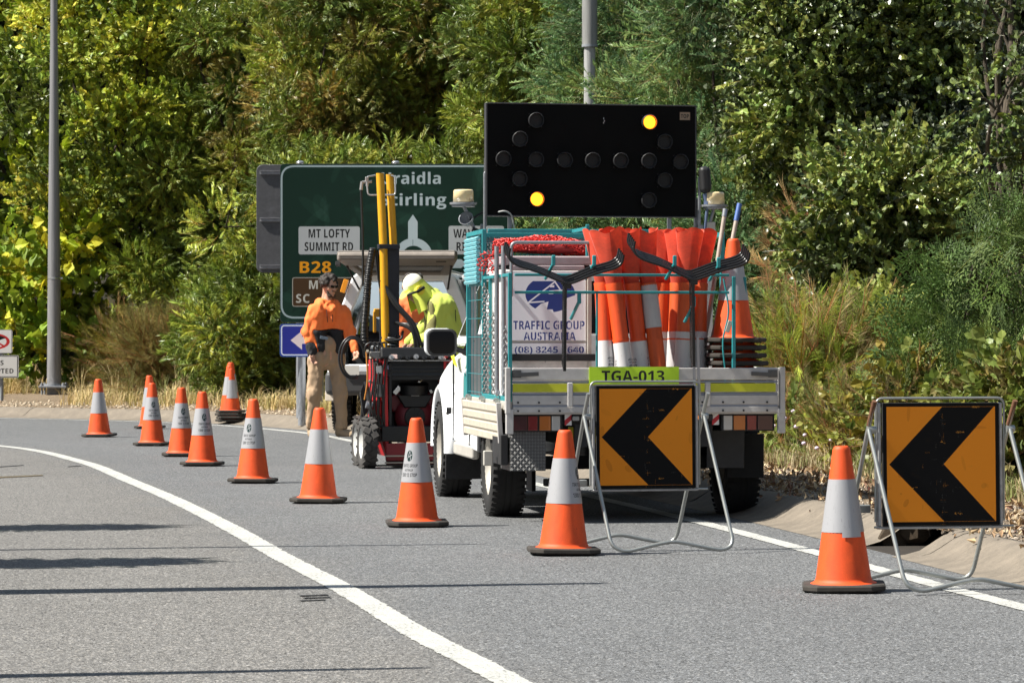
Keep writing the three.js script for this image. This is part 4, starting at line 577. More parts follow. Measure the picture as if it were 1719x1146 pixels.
for (const [x, z, s] of [[-.81, -1.1, -1], [.81, -1.1, 1], [-.81, -4.15, -1], [.81, -4.15, 1]]) wheel(truck, x, WR, z, WR, .235, s);
mesh('chassis_rail', [bx(.09, .16, 4.2, -.42, .58, -2.2), bx(.09, .16, 4.2, .42, .58, -2.2), bx(1.5, .09, .09, 0, WR, -1.1), bx(.3, .28, .3, 0, WR, -1.1, 0, 0, 0, .08), bx(1.5, .09, .09, 0, WR, -4.15), rod([.3, .42, -.3], [.3, .42, -2.5], .035), bx(.5, .3, .9, .1, .5, -2.2, 0, 0, 0, .05)], darkSteel, truck);
mesh('spare_wheel', lathe([[.1, -.1], [.2, -.11], [.33, -.1], [.355, -.05], [.355, .05], [.33, .1], [.2, .11], [.1, .1]], 30).translate(.1, .36, -.55), rubber, truck);
mesh('tray_floor', [bx(1.8, .05, 2.36, 0, .745, -1.2), ...[-2, -1.6, -1.2, -.8, -.4].map(z => bx(1.7, .08, .06, 0, .69, z))], alu, truck);
mesh('headboard', [bx(1.8, .05, .05, 0, 1.66, -2.38), bx(.05, .95, .05, -.87, 1.2, -2.38), bx(.05, .95, .05, .87, 1.2, -2.38), bx(1.74, .5, .03, 0, 1.0, -2.38)], alu, truck);
// tailgate: pressed aluminium boards, each a plank of its own, with lips between
{
  const tg = grp('tailgate', truck), rows = [[617.5, 638], [644, 658.5], [663, 679], [682, 692.5]];
  for (const [a, b] of rows) mesh('plank', bx(1.78, (b - a) / 254, .03, 0, (ky(a) + ky(b)) / 2, -.02, 0, 0, 0, .005), alu, tg);
  for (const v of [641, 661, 680.5]) mesh('lip', bx(1.78, .016, .022, 0, ky(v), -.024, 0, 0, 0, .004), M([.28, .31, .38], .4, .7), tg);
  for (const px of [853, 1316]) mesh('end_post', [bx(.034, .305, .05, kx(px), ky(655), -.01), bx(.05, .165, .045, kx(px) + (px < 1000 ? .012 : -.006), ky(707), -.012)], alu, tg);
  for (const px of [957, 1189]) { mesh('hinge_strap', bx(.035, .16, .014, kx(px), ky(662), .004), alu, tg); }
  for (const [a, b] of [[861, 952], [962, 998], [1168, 1184], [1190, 1305]]) mesh('reflective_stripe', bx((b - a) / 254, .056, .006, (kx(a) + kx(b)) / 2, ky(650.5), -.003, 0, 0, 0, 0), M([.62, .66, .03], .55, 0, { map: grime }), tg);
  for (const [px, s] of [[885, 1], [1282, -1]]) mesh('latch', [bx(.15, .026, .02, kx(px), ky(628), .008, 0, 0, s * .05, .01), cyl(.02, .02, kx(px) - s * .075, ky(627), .01, Math.PI / 2, 0, 0, 10), bx(.06, .05, .012, kx(px) - s * .07, ky(627), .0)], M([.12, .12, .12], .4, .8), tg);
  const bolts = []; for (const px of [870, 905, 940, 1010, 1080, 1180, 1215, 1250, 1290]) for (const py of [675, 689]) bolts.push(cyl(.007, .008, kx(px), ky(py), -.002, Math.PI / 2, 0, 0, 6)); mesh('bolts', bolts, darkSteel, tg).userData.kind = 'stuff';
  const plate = canvasTex(768, 128, (x, W2, H2) => { x.fillStyle = '#b9e02a'; x.fillRect(0, 0, W2, H2); for (let i = 0; i < 300; i++) { x.fillStyle = `rgba(60,70,10,${rnd() * .12})`; x.fillRect(rnd() * W2, rnd() * H2, 2 + rnd() * 20, 1 + rnd() * 3); } x.fillStyle = '#141414'; x.font = 'bold 118px sans-serif'; x.textAlign = 'center'; x.save(); x.translate(W2 * .49, 112); const m = x.measureText('TGA-013').width; x.scale(545 / m, .98); x.fillText('TGA-013', 0, 0); x.restore(); });
  mesh('code_plate', [bx(.6, .115, .008, (kx(988) + kx(1141)) / 2, ky(630), .0, 0, 0, 0, 0)], M([.45, .62, .04], .6), tg); mesh('code_plate_print', new THREE.PlaneGeometry(.6, .113).translate((kx(988) + kx(1141)) / 2, ky(630), .0065), new THREE.MeshStandardMaterial({ map: plate, roughness: .5 }), tg);
}
// dropped side board on the left
{ const g = grp('side_board', truck); g.position.set(-.955, .79, -1.22); g.rotation.z = .06;
  for (let i = 0; i < 4; i++) mesh('plank', bx(.026, .052, 1.96, 0, -.035 - i * .064, 0, 0, 0, 0, .008), M([.62, .58, .5], .6, .15, { map: grime }), g);
  mesh('lip', [0, 1, 2].map(i => bx(.016, .02, 1.96, .002, -.067 - i * .064, 0, 0, 0, 0, 0)), M([.35, .31, .25], .6, .2), g);
  mesh('end_cap', [bx(.034, .27, .03, 0, -.13, .99, 0, 0, 0, .004), bx(.034, .27, .03, 0, -.13, -.99, 0, 0, 0, .004)], alu, g);
  for (const z of [.8, 0, -.8]) mesh('hinge', [cyl(.018, .09, .012, .015, z, Math.PI / 2, 0, 0, 8), bx(.05, .03, .06, .03, .0, z)], steel, g);
}
mesh('side_rail', bx(.05, .06, 2.35, -.9, .775, -1.2), aluLight, truck);
mesh('right_side_board', [bx(.03, .29, 2.3, .91, .88, -1.2)], alu, truck);
// lights under the tray
{ const red = M([.2, .012, .012], .25, 0, { clearcoat: 1 }), dred = M([.05, .006, .008], .3, 0, { clearcoat: 1 }), amb = M([.45, .13, .015], .25, 0, { clearcoat: 1 }), clr = M([.45, .44, .43], .2, 0, { clearcoat: 1 });
  for (const s of [-1, 1]) { const l = grp('tail_light', truck); const seg = s < 0 ? [[860, 888, dred], [888, 905, red], [907, 927, amb], [927.5, 943, clr]] : [[1276, 1303, dred], [1258, 1275, red], [1235, 1256, amb], [1218, 1234, clr]];
    mesh('lamp_housing', bx(.36, .12, .05, s < 0 ? (kx(860) + kx(943)) / 2 : (kx(1218) + kx(1303)) / 2, ky(709), -.09), black, l); for (const [a, b, m] of seg) mesh('lamp_lens', bx((b - a) / 254 - .004, .096, .02, (kx(a) + kx(b)) / 2, ky(710), -.06, 0, 0, 0, .004), m, l); }
  mesh('rear_beam', bx(1.7, .09, .05, 0, ky(702), -.13), darkSteel, truck);
  const rw = canvasTex(64, 128, (x) => { x.fillStyle = '#d9d5d2'; x.fillRect(0, 0, 64, 128); x.fillStyle = '#b3202a'; x.beginPath(); x.moveTo(0, 128); x.lineTo(0, 70); x.lineTo(64, 6); x.lineTo(64, 64); x.lineTo(10, 128); x.fill(); });
  for (const px of [956, 1205]) mesh('marker_plate', [new THREE.PlaneGeometry(.046, .075).translate(kx(px), ky(704), -.058)], new THREE.MeshStandardMaterial({ map: rw, roughness: .4 }), truck);
  const ml = grp('marker_light', truck); mesh('marker_base', bx(.11, .04, .02, kx(1186), ky(701), -.05), black, ml); mesh('marker_lens', bx(.045, .03, .02, kx(1180), ky(701), -.036, 0, 0, 0, .006), M([.6, .14, .01], .3, 0, { emissive: lin(1, .3, .05), emissiveIntensity: .9 }), ml);
  const ml2 = grp('marker_light', truck); mesh('marker_base', bx(.11, .04, .02, kx(975), ky(702), -.05), black, ml2); mesh('marker_lens', bx(.045, .03, .02, kx(968), ky(702), -.036, 0, 0, 0, .006), M([.3, .3, .29], .3), ml2);
  mesh('number_plate', [bx(.3, .11, .006, kx(997), ky(731), -.15)], M([.55, .5, .04], .5, 0, { map: canvasTex(128, 64, (x) => { x.fillStyle = '#d8cc3a'; x.fillRect(0, 0, 128, 64); x.fillStyle = '#222'; x.font = 'bold 52px sans-serif'; x.fillText('G', 6, 52); x.fillText('E', 70, 52); }) }), truck);
}
// tool boxes, mudguards
{ const check = dataTex(512, (i, j) => { const n = 4, u = i / 512 * n, v = j / 512 * n, a = Math.floor(u), b = Math.floor(v), fu = u - a - .5, fv = v - b - .5, sx = (a + b) % 2 ? 1 : -1; let c = 130; const q = (fu + sx * fv) * .7071, r = (fu - sx * fv) * .7071; for (let k = -2; k <= 2; k++) if (Math.abs(q - k * .13) < .035 && Math.abs(r) < .33) c = 220; return [c, c, c]; });
  check.repeat.set(3, 3); const cm = M([.42, .42, .42], .5, .5, { map: check, bumpMap: check, bumpScale: .004 });
  const g1 = new THREE.BoxGeometry(.235, .26, .5).translate((kx(858) + kx(912)) / 2 + .02, ky(757), -.35); mesh('checker_box', g1, cm, truck);
  mesh('box_end', bx(.05, .2, .44, kx(851), ky(755), -.34), darkSteel, truck);
  mesh('side_marker', bx(.06, .1, .05, kx(829), ky(770), -.3), aluLight, truck);
  mesh('mudguard', [bx(.26, .26, .02, kx(1243), ky(758), -.5, .05), bx(.26, .02, .7, .8, .76, -1.1)], M([.04, .042, .048], .6, 0, { map: scuff }), truck); mesh('mudguard', [bx(.26, .02, .7, -.78, .75, -1.1), bx(.26, .3, .02, -.78, .52, -1.5)], darkSteel, truck); mesh('mud_flap', [bx(.25, .3, .012, .8, .42, -.66, .06)], rubber, truck);  // right mud flap added to deepen the dark under the tray
  mesh('under_step', [bx(.4, .05, .1, kx(985), ky(815), -.6), bx(.2, .1, .1, .2, .5, -.4)], darkSteel, truck);
  mesh('battery_box', bx(.28, .24, .5, -.7, .52, -2.1), darkSteel, truck);
}
// cage
{
  const cage = grp('cage', truck), Y = 1.965, yl = 1.64;
  const tub = (a, b, r = .016) => mesh('cage_tube', bx(Math.abs(b[0] - a[0]) + r * 2, Math.abs(b[1] - a[1]) + r * 2, Math.abs(b[2] - a[2]) + r * 2, (a[0] + b[0]) / 2, (a[1] + b[1]) / 2, (a[2] + b[2]) / 2, 0, 0, 0, .004), teal, cage);
  tub([-.9, .78, -2.36], [-.9, Y, -2.36]); tub([-.9, .78, -1.45], [-.9, Y, -1.45]); tub([-.9, Y, -2.32], [-.9, Y, -1.49]); tub([-.9, .82, -1.41], [-.9, .82, -.1]); tub([-.9, .8, -2.32], [-.9, .8, -1.49]);
  tub([-.9, .78, -.06], [-.9, yl, -.06], .013); tub([-.86, yl, -.06], [.56, yl, -.06], .009); tub([-.86, 1.525, -.06], [.56, 1.525, -.06], .009); tub([-.9, yl, -.1], [-.9, yl, -1.41], .011); tub([-.9, .78, -.75], [-.9, yl - .02, -.75], .011); tub([-.9, .78, -1.1], [-.9, yl - .02, -1.1], .011); tub([-.32, 1.0, -.06], [-.32, 1.51, -.06], .007);
  tub([-.86, Y, -2.36], [.73, Y, -2.36]); tub([-.86, Y + .004, -1.45], [.73, Y + .004, -1.45], .014); tub([-.27, Y + .003, -1.5], [-.27, Y + .003, -.82], .013); tub([-.27, 1.62, -.8], [-.27, Y + .02, -.8], .012);
  tub([.76, .8, -2.36], [.76, Y, -2.36]); tub([.76, .8, -1.3], [.76, Y - .02, -1.3]); tub([.76, Y - .02, -2.32], [.76, Y - .02, -1.34]); tub([.72, .8, -.3], [.72, 1.62, -.3], .012); tub([.6, .8, -.06], [.6, yl - .02, -.06], .012); tub([-.9, 1.6, -2.32], [-.9, 1.6, -1.49], .01);
  // welded wire mesh
  const w = []; for (let z = -2.3; z < -1.46; z += .22) w.push(bx(.004, Y - .82, .004, -.9, (Y + .82) / 2, z, 0, 0, 0, 0)); for (let y = .84; y < Y; y += .13) w.push(bx(.004, .004, .88, -.905, y, -1.9, 0, 0, 0, 0));
  mesh('wire_mesh', w, teal, cage).userData.kind = 'stuff';
  const lv = []; for (let y = 1.62; y < 1.95; y += .03) lv.push(bx(.03, .02, .72, -.93, y, -1.92, 0, 0, .5, 0)); lv.forEach(g => mesh('louvre', g, M([.2, .52, .58], .5), cage));
  const w2 = []; for (let x = -.86; x < .72; x += .026) w2.push(bx(.004, .22, .004, x, Y - .12, -2.36, 0, 0, 0, 0)); for (let y = Y - .22; y < Y; y += .02) w2.push(bx(1.6, .004, .004, -.07, y, -2.355, 0, 0, 0, 0)); mesh('wire_mesh', w2, teal, cage).userData.kind = 'stuff';
  // posts and chains hanging on the left side
  for (const [z, x] of [[-.5, -.93], [-.38, -.9]]) mesh('prop_bar', pipe([[x, .86, z + .06], [x, .84, z], [x, 1.84, z - .02]], .016, .05), galv, cage);
  mesh('prop_hoop', pipe([[-.86, 1.5, -.3], [-.86, 1.86, -.3], [-.5, 1.86, -.3], [-.3, 1.86, -.3]], .011, .04), galv, cage);
  const link = new THREE.TorusGeometry(.012, .0036, 5, 8); link.scale(1, 1.35, 1);
  for (const [z, x, y1] of [[-1.2, -.93, 1.6], [-1.0, -.93, 1.55], [-.62, -.94, 1.4], [-.3, -.9, 1.3]]) { const L = []; for (let y = .86, i = 0; y < y1; y += .025, i++) L.push(link.clone().rotateY(i % 2 ? 1.57 : 0).translate(x + rr(-.002, .002), y, z)); mesh('chain', L, M([.22, .22, .22], .5, .8), cage).userData.kind = 'stuff'; }
  // pegs that hold the stands
  for (const [px, a, b] of [[925, 437, 468], [993, 437, 468], [1128, 437, 468], [1202, 440, 470], [968, 500, 535], [1160, 505, 540]]) { const y0 = ky(b), y1 = ky(a) - .005, x = kx(px); mesh('peg', [rod([x - .03, y0, -.05], [x, y1 - .02, .11], .012, .012, 4), bx(.026, .07, .02, x, y1, .115)], teal, cage); }
}
// beacons and lamps on the cab roof bar
{ const bar = grp('roof_bar', truck); mesh('bar', [bx(1.66, .04, .04, .03, 1.93, -2.5), bx(.035, .4, .035, -.78, 1.85, -2.5), bx(.035, .4, .035, .83, 1.85, -2.5), bx(.02, .5, .03, -.76, 2.28, -2.5), bx(.02, .4, .03, .82, 2.2, -2.5)], galv, bar);
  const tX = (px, D) => ((px - PX) / F * D - TP.x + .1305 * 2.5) / .991, tY = (py, D) => H - (py - PY) / F * D, D = 26;
  for (const [px, py] of [[778, 329], [1202, 331]]) { const b = grp('beacon', truck); b.position.set(tX(px, D), tY(py, D), -2.5); mesh('beacon_lens', lathe([[.0, .045], [.066, .045], [.073, .035], [.076, -.045], [0, -.045]], 24), M([.75, .6, .33], .3, 0, { clearcoat: .8 }), b); mesh('beacon_base', [cyl(.1, .014, 0, -.055, 0), cyl(.085, .02, 0, -.07, 0), rod([0, -.07, 0], [px < 1000 ? .1 : -.06, -.28, 0], .012)], galv, b); }
  const wl = grp('work_light', truck); wl.position.set(tX(783, D), tY(370, D), -2.46); mesh('lamp_bowl', lathe([[0, -.05], [.03, -.045], [.05, 0], [.056, .03], [.05, .03]], 18).rotateX(.9).rotateZ(.7), galvDull, wl); mesh('bracket', [rod([.02, 0, 0], [.12, .06, 0], .008), rod([.04, -.06, 0], [.13, -.1, 0], .014)], darkSteel, wl);
  const cam = grp('spot_light', truck); cam.position.set(tX(1185, D), tY(300, D), -2.48); mesh('spot_head', [bx(.085, .2, .1, 0, 0, 0, 0, 0, .06, .035)], black, cam); mesh('neck', [rod([.0, -.1, 0], [.02, -.19, 0], .02), cyl(.03, .02, .022, -.17, 0), rod([.02, -.19, 0], [0, -.36, 0], .012)], M([.12, .16, .26], .4, .4), cam);
  mesh('junction_box', bx(.07, .06, .05, tX(1195, D), tY(378, D), -2.5), aluLight, bar);
}
// ---------------------------------------------------------------- the load on the truck
function load(name, label, cat, x, y, z, turn = 0, group) { return thing(name, label, cat, onTruck(x, y, z), TT + turn, group); }
const bxp = px => (px - 1085) / 254 / .991;
{ // arrow board
  const D = 26, t = load('arrow_board', 'big black arrow board with two amber lamps lit, standing over the truck', 'arrow board', .012, 0, -2.47, .225 - TT), cy = H + (PY - 269) / F * D, k = D / F / 3.07, W2 = 1.563, H2 = .806;
  t.position.y = 0;
  const bk = new THREE.MeshPhysicalMaterial({ color: lin(.004, .004, .0042), roughness: .85, specularIntensity: .3, map: grime });
  mesh('panel', bx(W2, H2, .05, 0, cy, 0, 0, 0, 0, .006), bk, t);
  mesh('edge_trim', [bx(.012, H2 + .012, .062, -W2 / 2 - .004, cy, 0, 0, 0, 0, .003), bx(.012, H2 + .012, .062, W2 / 2 + .004, cy, 0, 0, 0, 0, .003), bx(W2, .01, .062, 0, cy + H2 / 2 + .004, 0, 0, 0, 0, .003), bx(W2, .01, .062, 0, cy - H2 / 2 - .004, 0, 0, 0, 0, .003)], M([.05, .05, .052], .45, .3), t);
  const ringTex = canvasTex(128, 128, (x) => { x.fillStyle = '#0d0d0d'; x.fillRect(0, 0, 128, 128); for (let r = 60; r > 2; r -= 5) { x.strokeStyle = r % 2 ? '#262626' : '#161616'; x.lineWidth = 2; x.beginPath(); for (let a = 0; a < 6.3; a += .2) x.lineTo(64 + Math.cos(a) * r, 64 + Math.sin(a) * r); x.stroke(); } for (let i = 0; i < 140; i++) { x.fillStyle = '#4a4644'; x.fillRect(64 + rr(-55, 55), 64 + rr(-55, 55), 2, 2); } });
  const off = M([.5, .5, .5], .6, 0, { map: ringTex }), on = M([.9, .35, .02], .4, 0, { emissive: lin(1, .42, .012), emissiveIntensity: 1.7 }), halo = M([.3, .08, .01], .4, 0, { emissive: lin(1, .16, .01), emissiveIntensity: .7 });
  const ringM = M([.025, .025, .027], .4, .1);
  const L = [[355, 165], [270, 262], [183, 365], [355, 367], [507, 367], [655, 367], [805, 367], [955, 367], [1125, 370], [1040, 267], [1040, 467], [955, 570], [268, 467], [958, 167, 1], [358, 570, 1]];
  for (const [u, v, lit] of L) { const l = grp('lamp', t); l.position.set((u - 655) * k, cy - (v - 367.5) * k, .026);
    mesh('lamp_hood', lathe([[.046, .001], [.055, .001], [.057, .04], [.051, .043], [.049, .02], [.044, .006]], 28).rotateX(Math.PI / 2), ringM, l);
    mesh('lens', new THREE.CircleGeometry(.047, 28).translate(0, 0, .016), lit ? on : off, l); if (lit) mesh('glow_ring', new THREE.RingGeometry(.0475, .051, 28).translate(0, 0, .0445), halo, l);
    const b = []; for (let i = 0; i < 4; i++) b.push(cyl(.003, .004, Math.cos(i * 1.57 + .78) * .066, Math.sin(i * 1.57 + .78) * .066, .001, Math.PI / 2, 0, 0, 6)); mesh('screws', b, M([.06, .06, .06], .5), l).userData.kind = 'stuff'; }
  const tt = canvasTex(128, 96, (x) => { x.fillStyle = '#8d7a66'; x.fillRect(0, 0, 128, 96); x.strokeStyle = '#5b4e40'; x.lineWidth = 4; x.strokeRect(2, 2, 124, 92); x.fillStyle = '#0c0c0c'; x.font = 'bold 68px sans-serif'; x.textAlign = 'center'; x.save(); x.translate(64, 73); x.scale(.78, 1); x.fillText('TOP', 0, 0); x.restore(); });
  mesh('top_sticker', new THREE.PlaneGeometry(.08, .06).translate((1153 - 655) * k, cy - (132 - 367.5) * k, .0275), new THREE.MeshStandardMaterial({ map: tt, roughness: .6 }), t);
  mesh('scratch', [[718, 150], [722, 163], [717, 172]].map(([u, v]) => bx(.005, .012, .002, (u - 655) * k, cy - (v - 367.5) * k, .026, 0, 0, .2, 0)), M([.5, .5, .5], .7), t);
  mesh('cable', curveTube([[-.7, cy - .38, .03], [-.66, cy - .375, .06], [-.61, cy - .4, .05], [-.58, cy - .5, .02]], .006), M([.3, .3, .3], .5), t);
  mesh('strut', [bx(.016, .42, .03, -.795, cy - .3, .0), bx(.03, .4, .03, .8, cy - .47, -.02), bx(.03, .4, .03, -.6, cy - .57, -.03), bx(.03, .4, .03, .6, cy - .57, -.03)], galv, t);
}
{ // white cabinet with the stencilled name
  const x0 = -.885, x1 = -.275, z = -.55, t = load('tool_cabinet', 'white cabinet with blue stencilled name TRAFFIC GROUP AUSTRALIA in the truck tray', 'cabinet', (x0 + x1) / 2, .772, z - .38), w = x1 - x0;
  const wm = M([.84, .83, .85], .5, 0, { map: grime }), top = H + (562 - 452) / F * 24.1 - .772, midY = H + (562 - 575) / F * 24.1 - .772;
  mesh('carcass', bx(w, top, .7, 0, top / 2, 0, 0, 0, 0, .01), wm, t);
  const paintBox = (x0p, y0p, x1p, y1p, draw) => canvasTex((x1p - x0p) * 7, Math.round((y1p - y0p) * 7), (x, W2, H2) => { x.fillStyle = '#ececf2'; x.fillRect(0, 0, W2, H2); for (let i = 0; i < 200; i++) { x.fillStyle = `rgba(70,60,60,${rnd() * .3})`; x.fillRect(rnd() * W2, rnd() * H2, 1 + rnd() * 5, 1 + rnd() * 5); } x.scale(7, 7); x.translate(-x0p, -y0p); draw(x); });
  const word = (x, str, xa, xb, base, capH) => { x.save(); x.font = 'bold 20px sans-serif'; x.textAlign = 'left'; x.translate(xa, base); x.scale((xb - xa) / x.measureText(str).width, capH / 14.3); x.fillText(str, 0, 0); x.restore(); };
  const tex = paintBox(846, 452, 983, 574, x => { const bg = '#ececf2', bl = '#23377f';
    x.save(); x.beginPath(); x.rect(846, 469, 140, 60); x.clip(); x.fillStyle = bl; x.beginPath(); x.ellipse(922, 492, 43, 32, 0, 0, 7); x.fill(); x.fillStyle = bg; x.beginPath(); x.moveTo(906, 509); x.lineTo(892, 521); x.lineTo(870, 530); x.lineTo(930, 530); x.lineTo(926, 519); x.lineTo(916, 519); x.lineTo(919, 505); x.fill();
    x.beginPath(); x.moveTo(948, 500); x.lineTo(975, 490); x.lineTo(975, 530); x.lineTo(942, 530); x.lineTo(950, 512); x.fill(); x.strokeStyle = bg; x.lineWidth = 2.6; x.beginPath(); x.moveTo(884, 507); x.lineTo(930, 470); x.lineTo(946, 494); x.moveTo(884, 507); x.lineTo(912, 505); x.moveTo(920, 487); x.lineTo(944, 485); x.stroke(); x.fillStyle = bg; x.fillRect(921, 476, 8, 4); x.fillRect(919, 489, 8, 3); x.restore();
    x.fillStyle = '#2a3b86'; word(x, 'TRAFFIC GROUP', 858, 982, 554, 15); word(x, 'AUSTRALIA', 876, 966, 573, 14); x.fillStyle = bg; for (const q of [866, 877, 888, 897, 903, 910, 934, 945, 957, 966, 975]) x.fillRect(q, 537, .9, 18); for (const q of [882, 893, 903, 914, 925, 936, 947, 957]) x.fillRect(q, 558, .9, 17); });
  const dh = top - midY - .02; mesh('door', [bx(w - .06, dh, .02, -.01, midY + dh / 2 + .01, .358, 0, 0, 0, .004)], wm, t); mesh('door_print', new THREE.PlaneGeometry(w - .07, dh - .01).translate(-.01, midY + dh / 2 + .01, .3695), new THREE.MeshStandardMaterial({ map: tex, roughness: .6 }), t);
  const tex2 = paintBox(846, 575, 983, 598, x => { x.fillStyle = '#2a3b86'; word(x, '(08) 8245', 860, 936, 593, 12); word(x, '640', 951, 981, 593, 12); x.fillStyle = '#ececf2'; for (const q of [872, 882, 899, 911, 923, 957, 967, 975]) x.fillRect(q, 579, .9, 16); });
  mesh('drawer', [bx(w - .06, .085, .02, -.01, midY - .045, .358, 0, 0, 0, .004)], wm, t); mesh('drawer_print', new THREE.PlaneGeometry(w - .07, .08).translate(-.01, midY - .045, .3695), new THREE.MeshStandardMaterial({ map: tex2, roughness: .6 }), t);
  mesh('handle_bar', bx(.6, .048, .05, .02, H + (562 - 600) / F * 23.9 - .772, .4, 0, 0, 0, .006), black, t);
  mesh('lid', [bx(w + .02, .06, .74, .005, top + .06, -.02, 0, 0, 0, .012), bx(w - .1, .03, .02, .0, top + .012, .352)], M([.4, .34, .38], .6, 0, { map: grime }), t); mesh('lid_gap', bx(w - .02, .028, .66, 0, top + .012, -.02, 0, 0, 0, 0), black, t);
  mesh('side_bar', [bx(.025, top, .03, w / 2 - .02, top / 2, .38, 0, 0, 0, 0)], aluLight, t);
}
{ // red barrier mesh rolled on the cabinet
  const t = load('barrier_mesh', 'rolled red plastic barrier mesh lying on top of the white cabinet', 'barrier mesh', -.49, 1.79, -.95);
  const red = M([.6, .03, .022], .4), core = M([.2, .012, .012], .8), g = [], nx = 34, na = 18, R = (u, a) => .056 + .02 * fbm(u * 3, Math.cos(a) * 1.2, Math.sin(a) * 1.2) + .012 * Math.sin(u * 9 + a * 2);
  const P = (u, a) => { const r = R(u, a); return V((u - .5) * .8, Math.sin(a) * r * .85 + .02 * Math.sin(u * 5) + .055, Math.cos(a) * r * 1.9); };
  for (let i = 0; i < nx; i++) for (let j = 0; j < na; j++) { const u = i / nx, a = j / na * 6.283, b = (i % 2 ? .5 : 0) / na * 6.283; const p = P(u, a + b), q = P((i + 1) / nx, a + b + .5 / na * 6.283), r = P((i + 1) / nx, a + b - .5 / na * 6.283); const jt = () => V(rr(-.006, .006), rr(-.006, .012), rr(-.006, .006)); g.push(rod(p.clone().add(jt()), q.add(jt()), .0045, .0045, 4), rod(p.add(jt()), r.add(jt()), .0045, .0045, 4)); }
  mesh('mesh_strands', g, red, t).userData.kind = 'stuff';
  const c = new THREE.SphereGeometry(1, 24, 14), p = c.attributes.position; for (let i = 0; i < p.count; i++) { const x = p.getX(i), y = p.getY(i), z = p.getZ(i), k = 1 + .25 * fbm(x * 4, y * 3, z * 3); p.setXYZ(i, x * .38 * Math.min(1, k + .1), y * .042 * k + .05, z * .1 * k); } c.computeVertexNormals(); mesh('mesh_core', c, core, t);
  // a loose end hanging at the left
  const h = []; for (let i = 0; i < 5; i++) for (let j = 0; j < 4; j++) { const p2 = (a, b) => V(-.42 - .05 * Math.sin(b * .6) + a * .028 - .07, .02 - b * .03 + .008 * Math.sin(a * 2 + b), .14 + .02 * Math.sin(b + a)); h.push(rod(p2(j, i), p2(j + 1, i + .5), .0045, .0045, 4), rod(p2(j + 1, i + .5), p2(j, i + 1), .0045, .0045, 4)); }
  mesh('hanging_strands', h, red, t).userData.kind = 'stuff';
}
// bollards stacked upside down
{
  const orange = M([.88, .1, .015], .5, 0, { map: dirt }), deep = M([.72, .11, .018], .55, 0, { map: dirt }), skirt = new THREE.MeshPhysicalMaterial({ color: lin(.85, .08, .025), map: dirt, roughness: .7, transmission: .3, thickness: 0, side: THREE.DoubleSide });
  const print = canvasTex(512, 512, (x) => { x.fillStyle = '#d6d4d4'; x.fillRect(0, 0, 512, 512); for (let i = 0; i < 300; i++) { x.fillStyle = `rgba(50,45,45,${rnd() * .3})`; x.fillRect(rnd() * 512, rnd() * 512, 1 + rnd() * 3, 1 + rnd() * (rnd() < .1 ? 60 : 5)); } for (const cx of [128, 384]) { x.save(); x.translate(cx, 300); x.rotate(Math.PI); x.fillStyle = '#1d2226'; x.textAlign = 'center'; x.font = 'bold 40px sans-serif'; x.fillText('TRAFFIC', 0, -10); x.fillText('GROUP', 0, 34); x.font = 'bold 24px sans-serif'; x.fillText('AUSTRALIA', 0, 66); x.font = 'bold 38px sans-serif'; x.fillText('13 STOP', 0, 106); x.fillStyle = '#1c5650'; x.beginPath(); x.ellipse(0, -80, 40, 32, 0, 0, 7); x.fill(); x.restore(); } });
  const pm = M([.85, .85, .86], .45, 0, { map: print }), gm = M([.62, .6, .6], .6, 0, { map: conePlain.map });
  const B = [ // bottom px, bottom offset, z, top px, collar kind, collar from bottom, label
    [1020, .0, -.2, 1012, 1, .04, 'bollard at the left end, printed white sleeve low down'], [1056, 0, -.17, 1022, 1, .03, 'leaning bollard crossing in front, second from the left, printed sleeve'], [1084, 0, -.25, 1052, 1, .04, 'third bollard from the left with the streaked printed sleeve'],
    [1113, 0, -.2, 1083, 2, .42, 'bollard with its scuffed plain sleeve high under the rail'], [1130, 0, -.42, 1146, 2, .1, 'bollard at the back between the scuffed one and the black stands'], [1143, 0, -.3, 1160, 2, .1, 'bollard leaning right behind the black stands'], [1172, 0, -.36, 1182, 2, .1, 'rightmost bollard beneath the wide skirt'],
    [1040, 0, -.52, 1038, 2, .1, 'bollard at the back left, only its orange flare showing between two others'], [1104, 0, -.56, 1118, 2, .1, 'bollard at the back middle, only its orange flare showing'], [1150, 0, -.58, 1140, 2, .1, 'bollard at the back right, its flare wedged between two others'],
  ];
  B.forEach(([p0, o, z, p1, kind, c0, label], i) => {
    const Db = 23.6 - z, X = px => ((px - PX) / F * Db - TP.x - z * .1305) / .991, t = load('bollard', label, 'bollard', X(p0), .775, z, 0, 'orange bollards upside down in the tray'), L = 1.16, dx = X(p1) - X(p0);
    t.rotation.order = 'YXZ'; t.rotation.z = -Math.atan2(dx, L); t.rotation.x = -.1 + .04 * (i % 3);
    const r = .054; mesh('tube', lathe([[0, 0], [r - .012, .0], [r, .015], [r, .1], [r + .006, .11], [r, .12], [r, .43], [r + .006, .44], [r, .45], [r, .76], [.058, .82], [.052, .82], [.048, .7]], 24), i > 2 ? deep : orange, t);
    const sk = new THREE.CylinderGeometry(.108, .057, .36, 30, 8, true), p = sk.attributes.position; for (let k = 0; k < p.count; k++) { const a = Math.atan2(p.getZ(k), p.getX(k)), q = Math.max(0, (p.getY(k) + .18) / .36), wv = .86 + .14 * q + .09 * q * Math.sin(a * 4 + i * 2) + .07 * q * Math.sin(a * 2 + i); p.setXYZ(k, p.getX(k) * wv, p.getY(k) - .02 * q * Math.cos(a * 3 + i), p.getZ(k) * wv * .8); } sk.computeVertexNormals(); mesh('flared_base', sk.translate(0, .99, 0), skirt, t);
    const cg = new THREE.CylinderGeometry(r + .003, r + .003, .29, 28, 1, true); cg.rotateY(-.6 + i * .35).translate(0, c0 + .1 + .145, 0); mesh('reflective_sleeve', cg, kind === 1 ? pm : gm, t);
  });
}
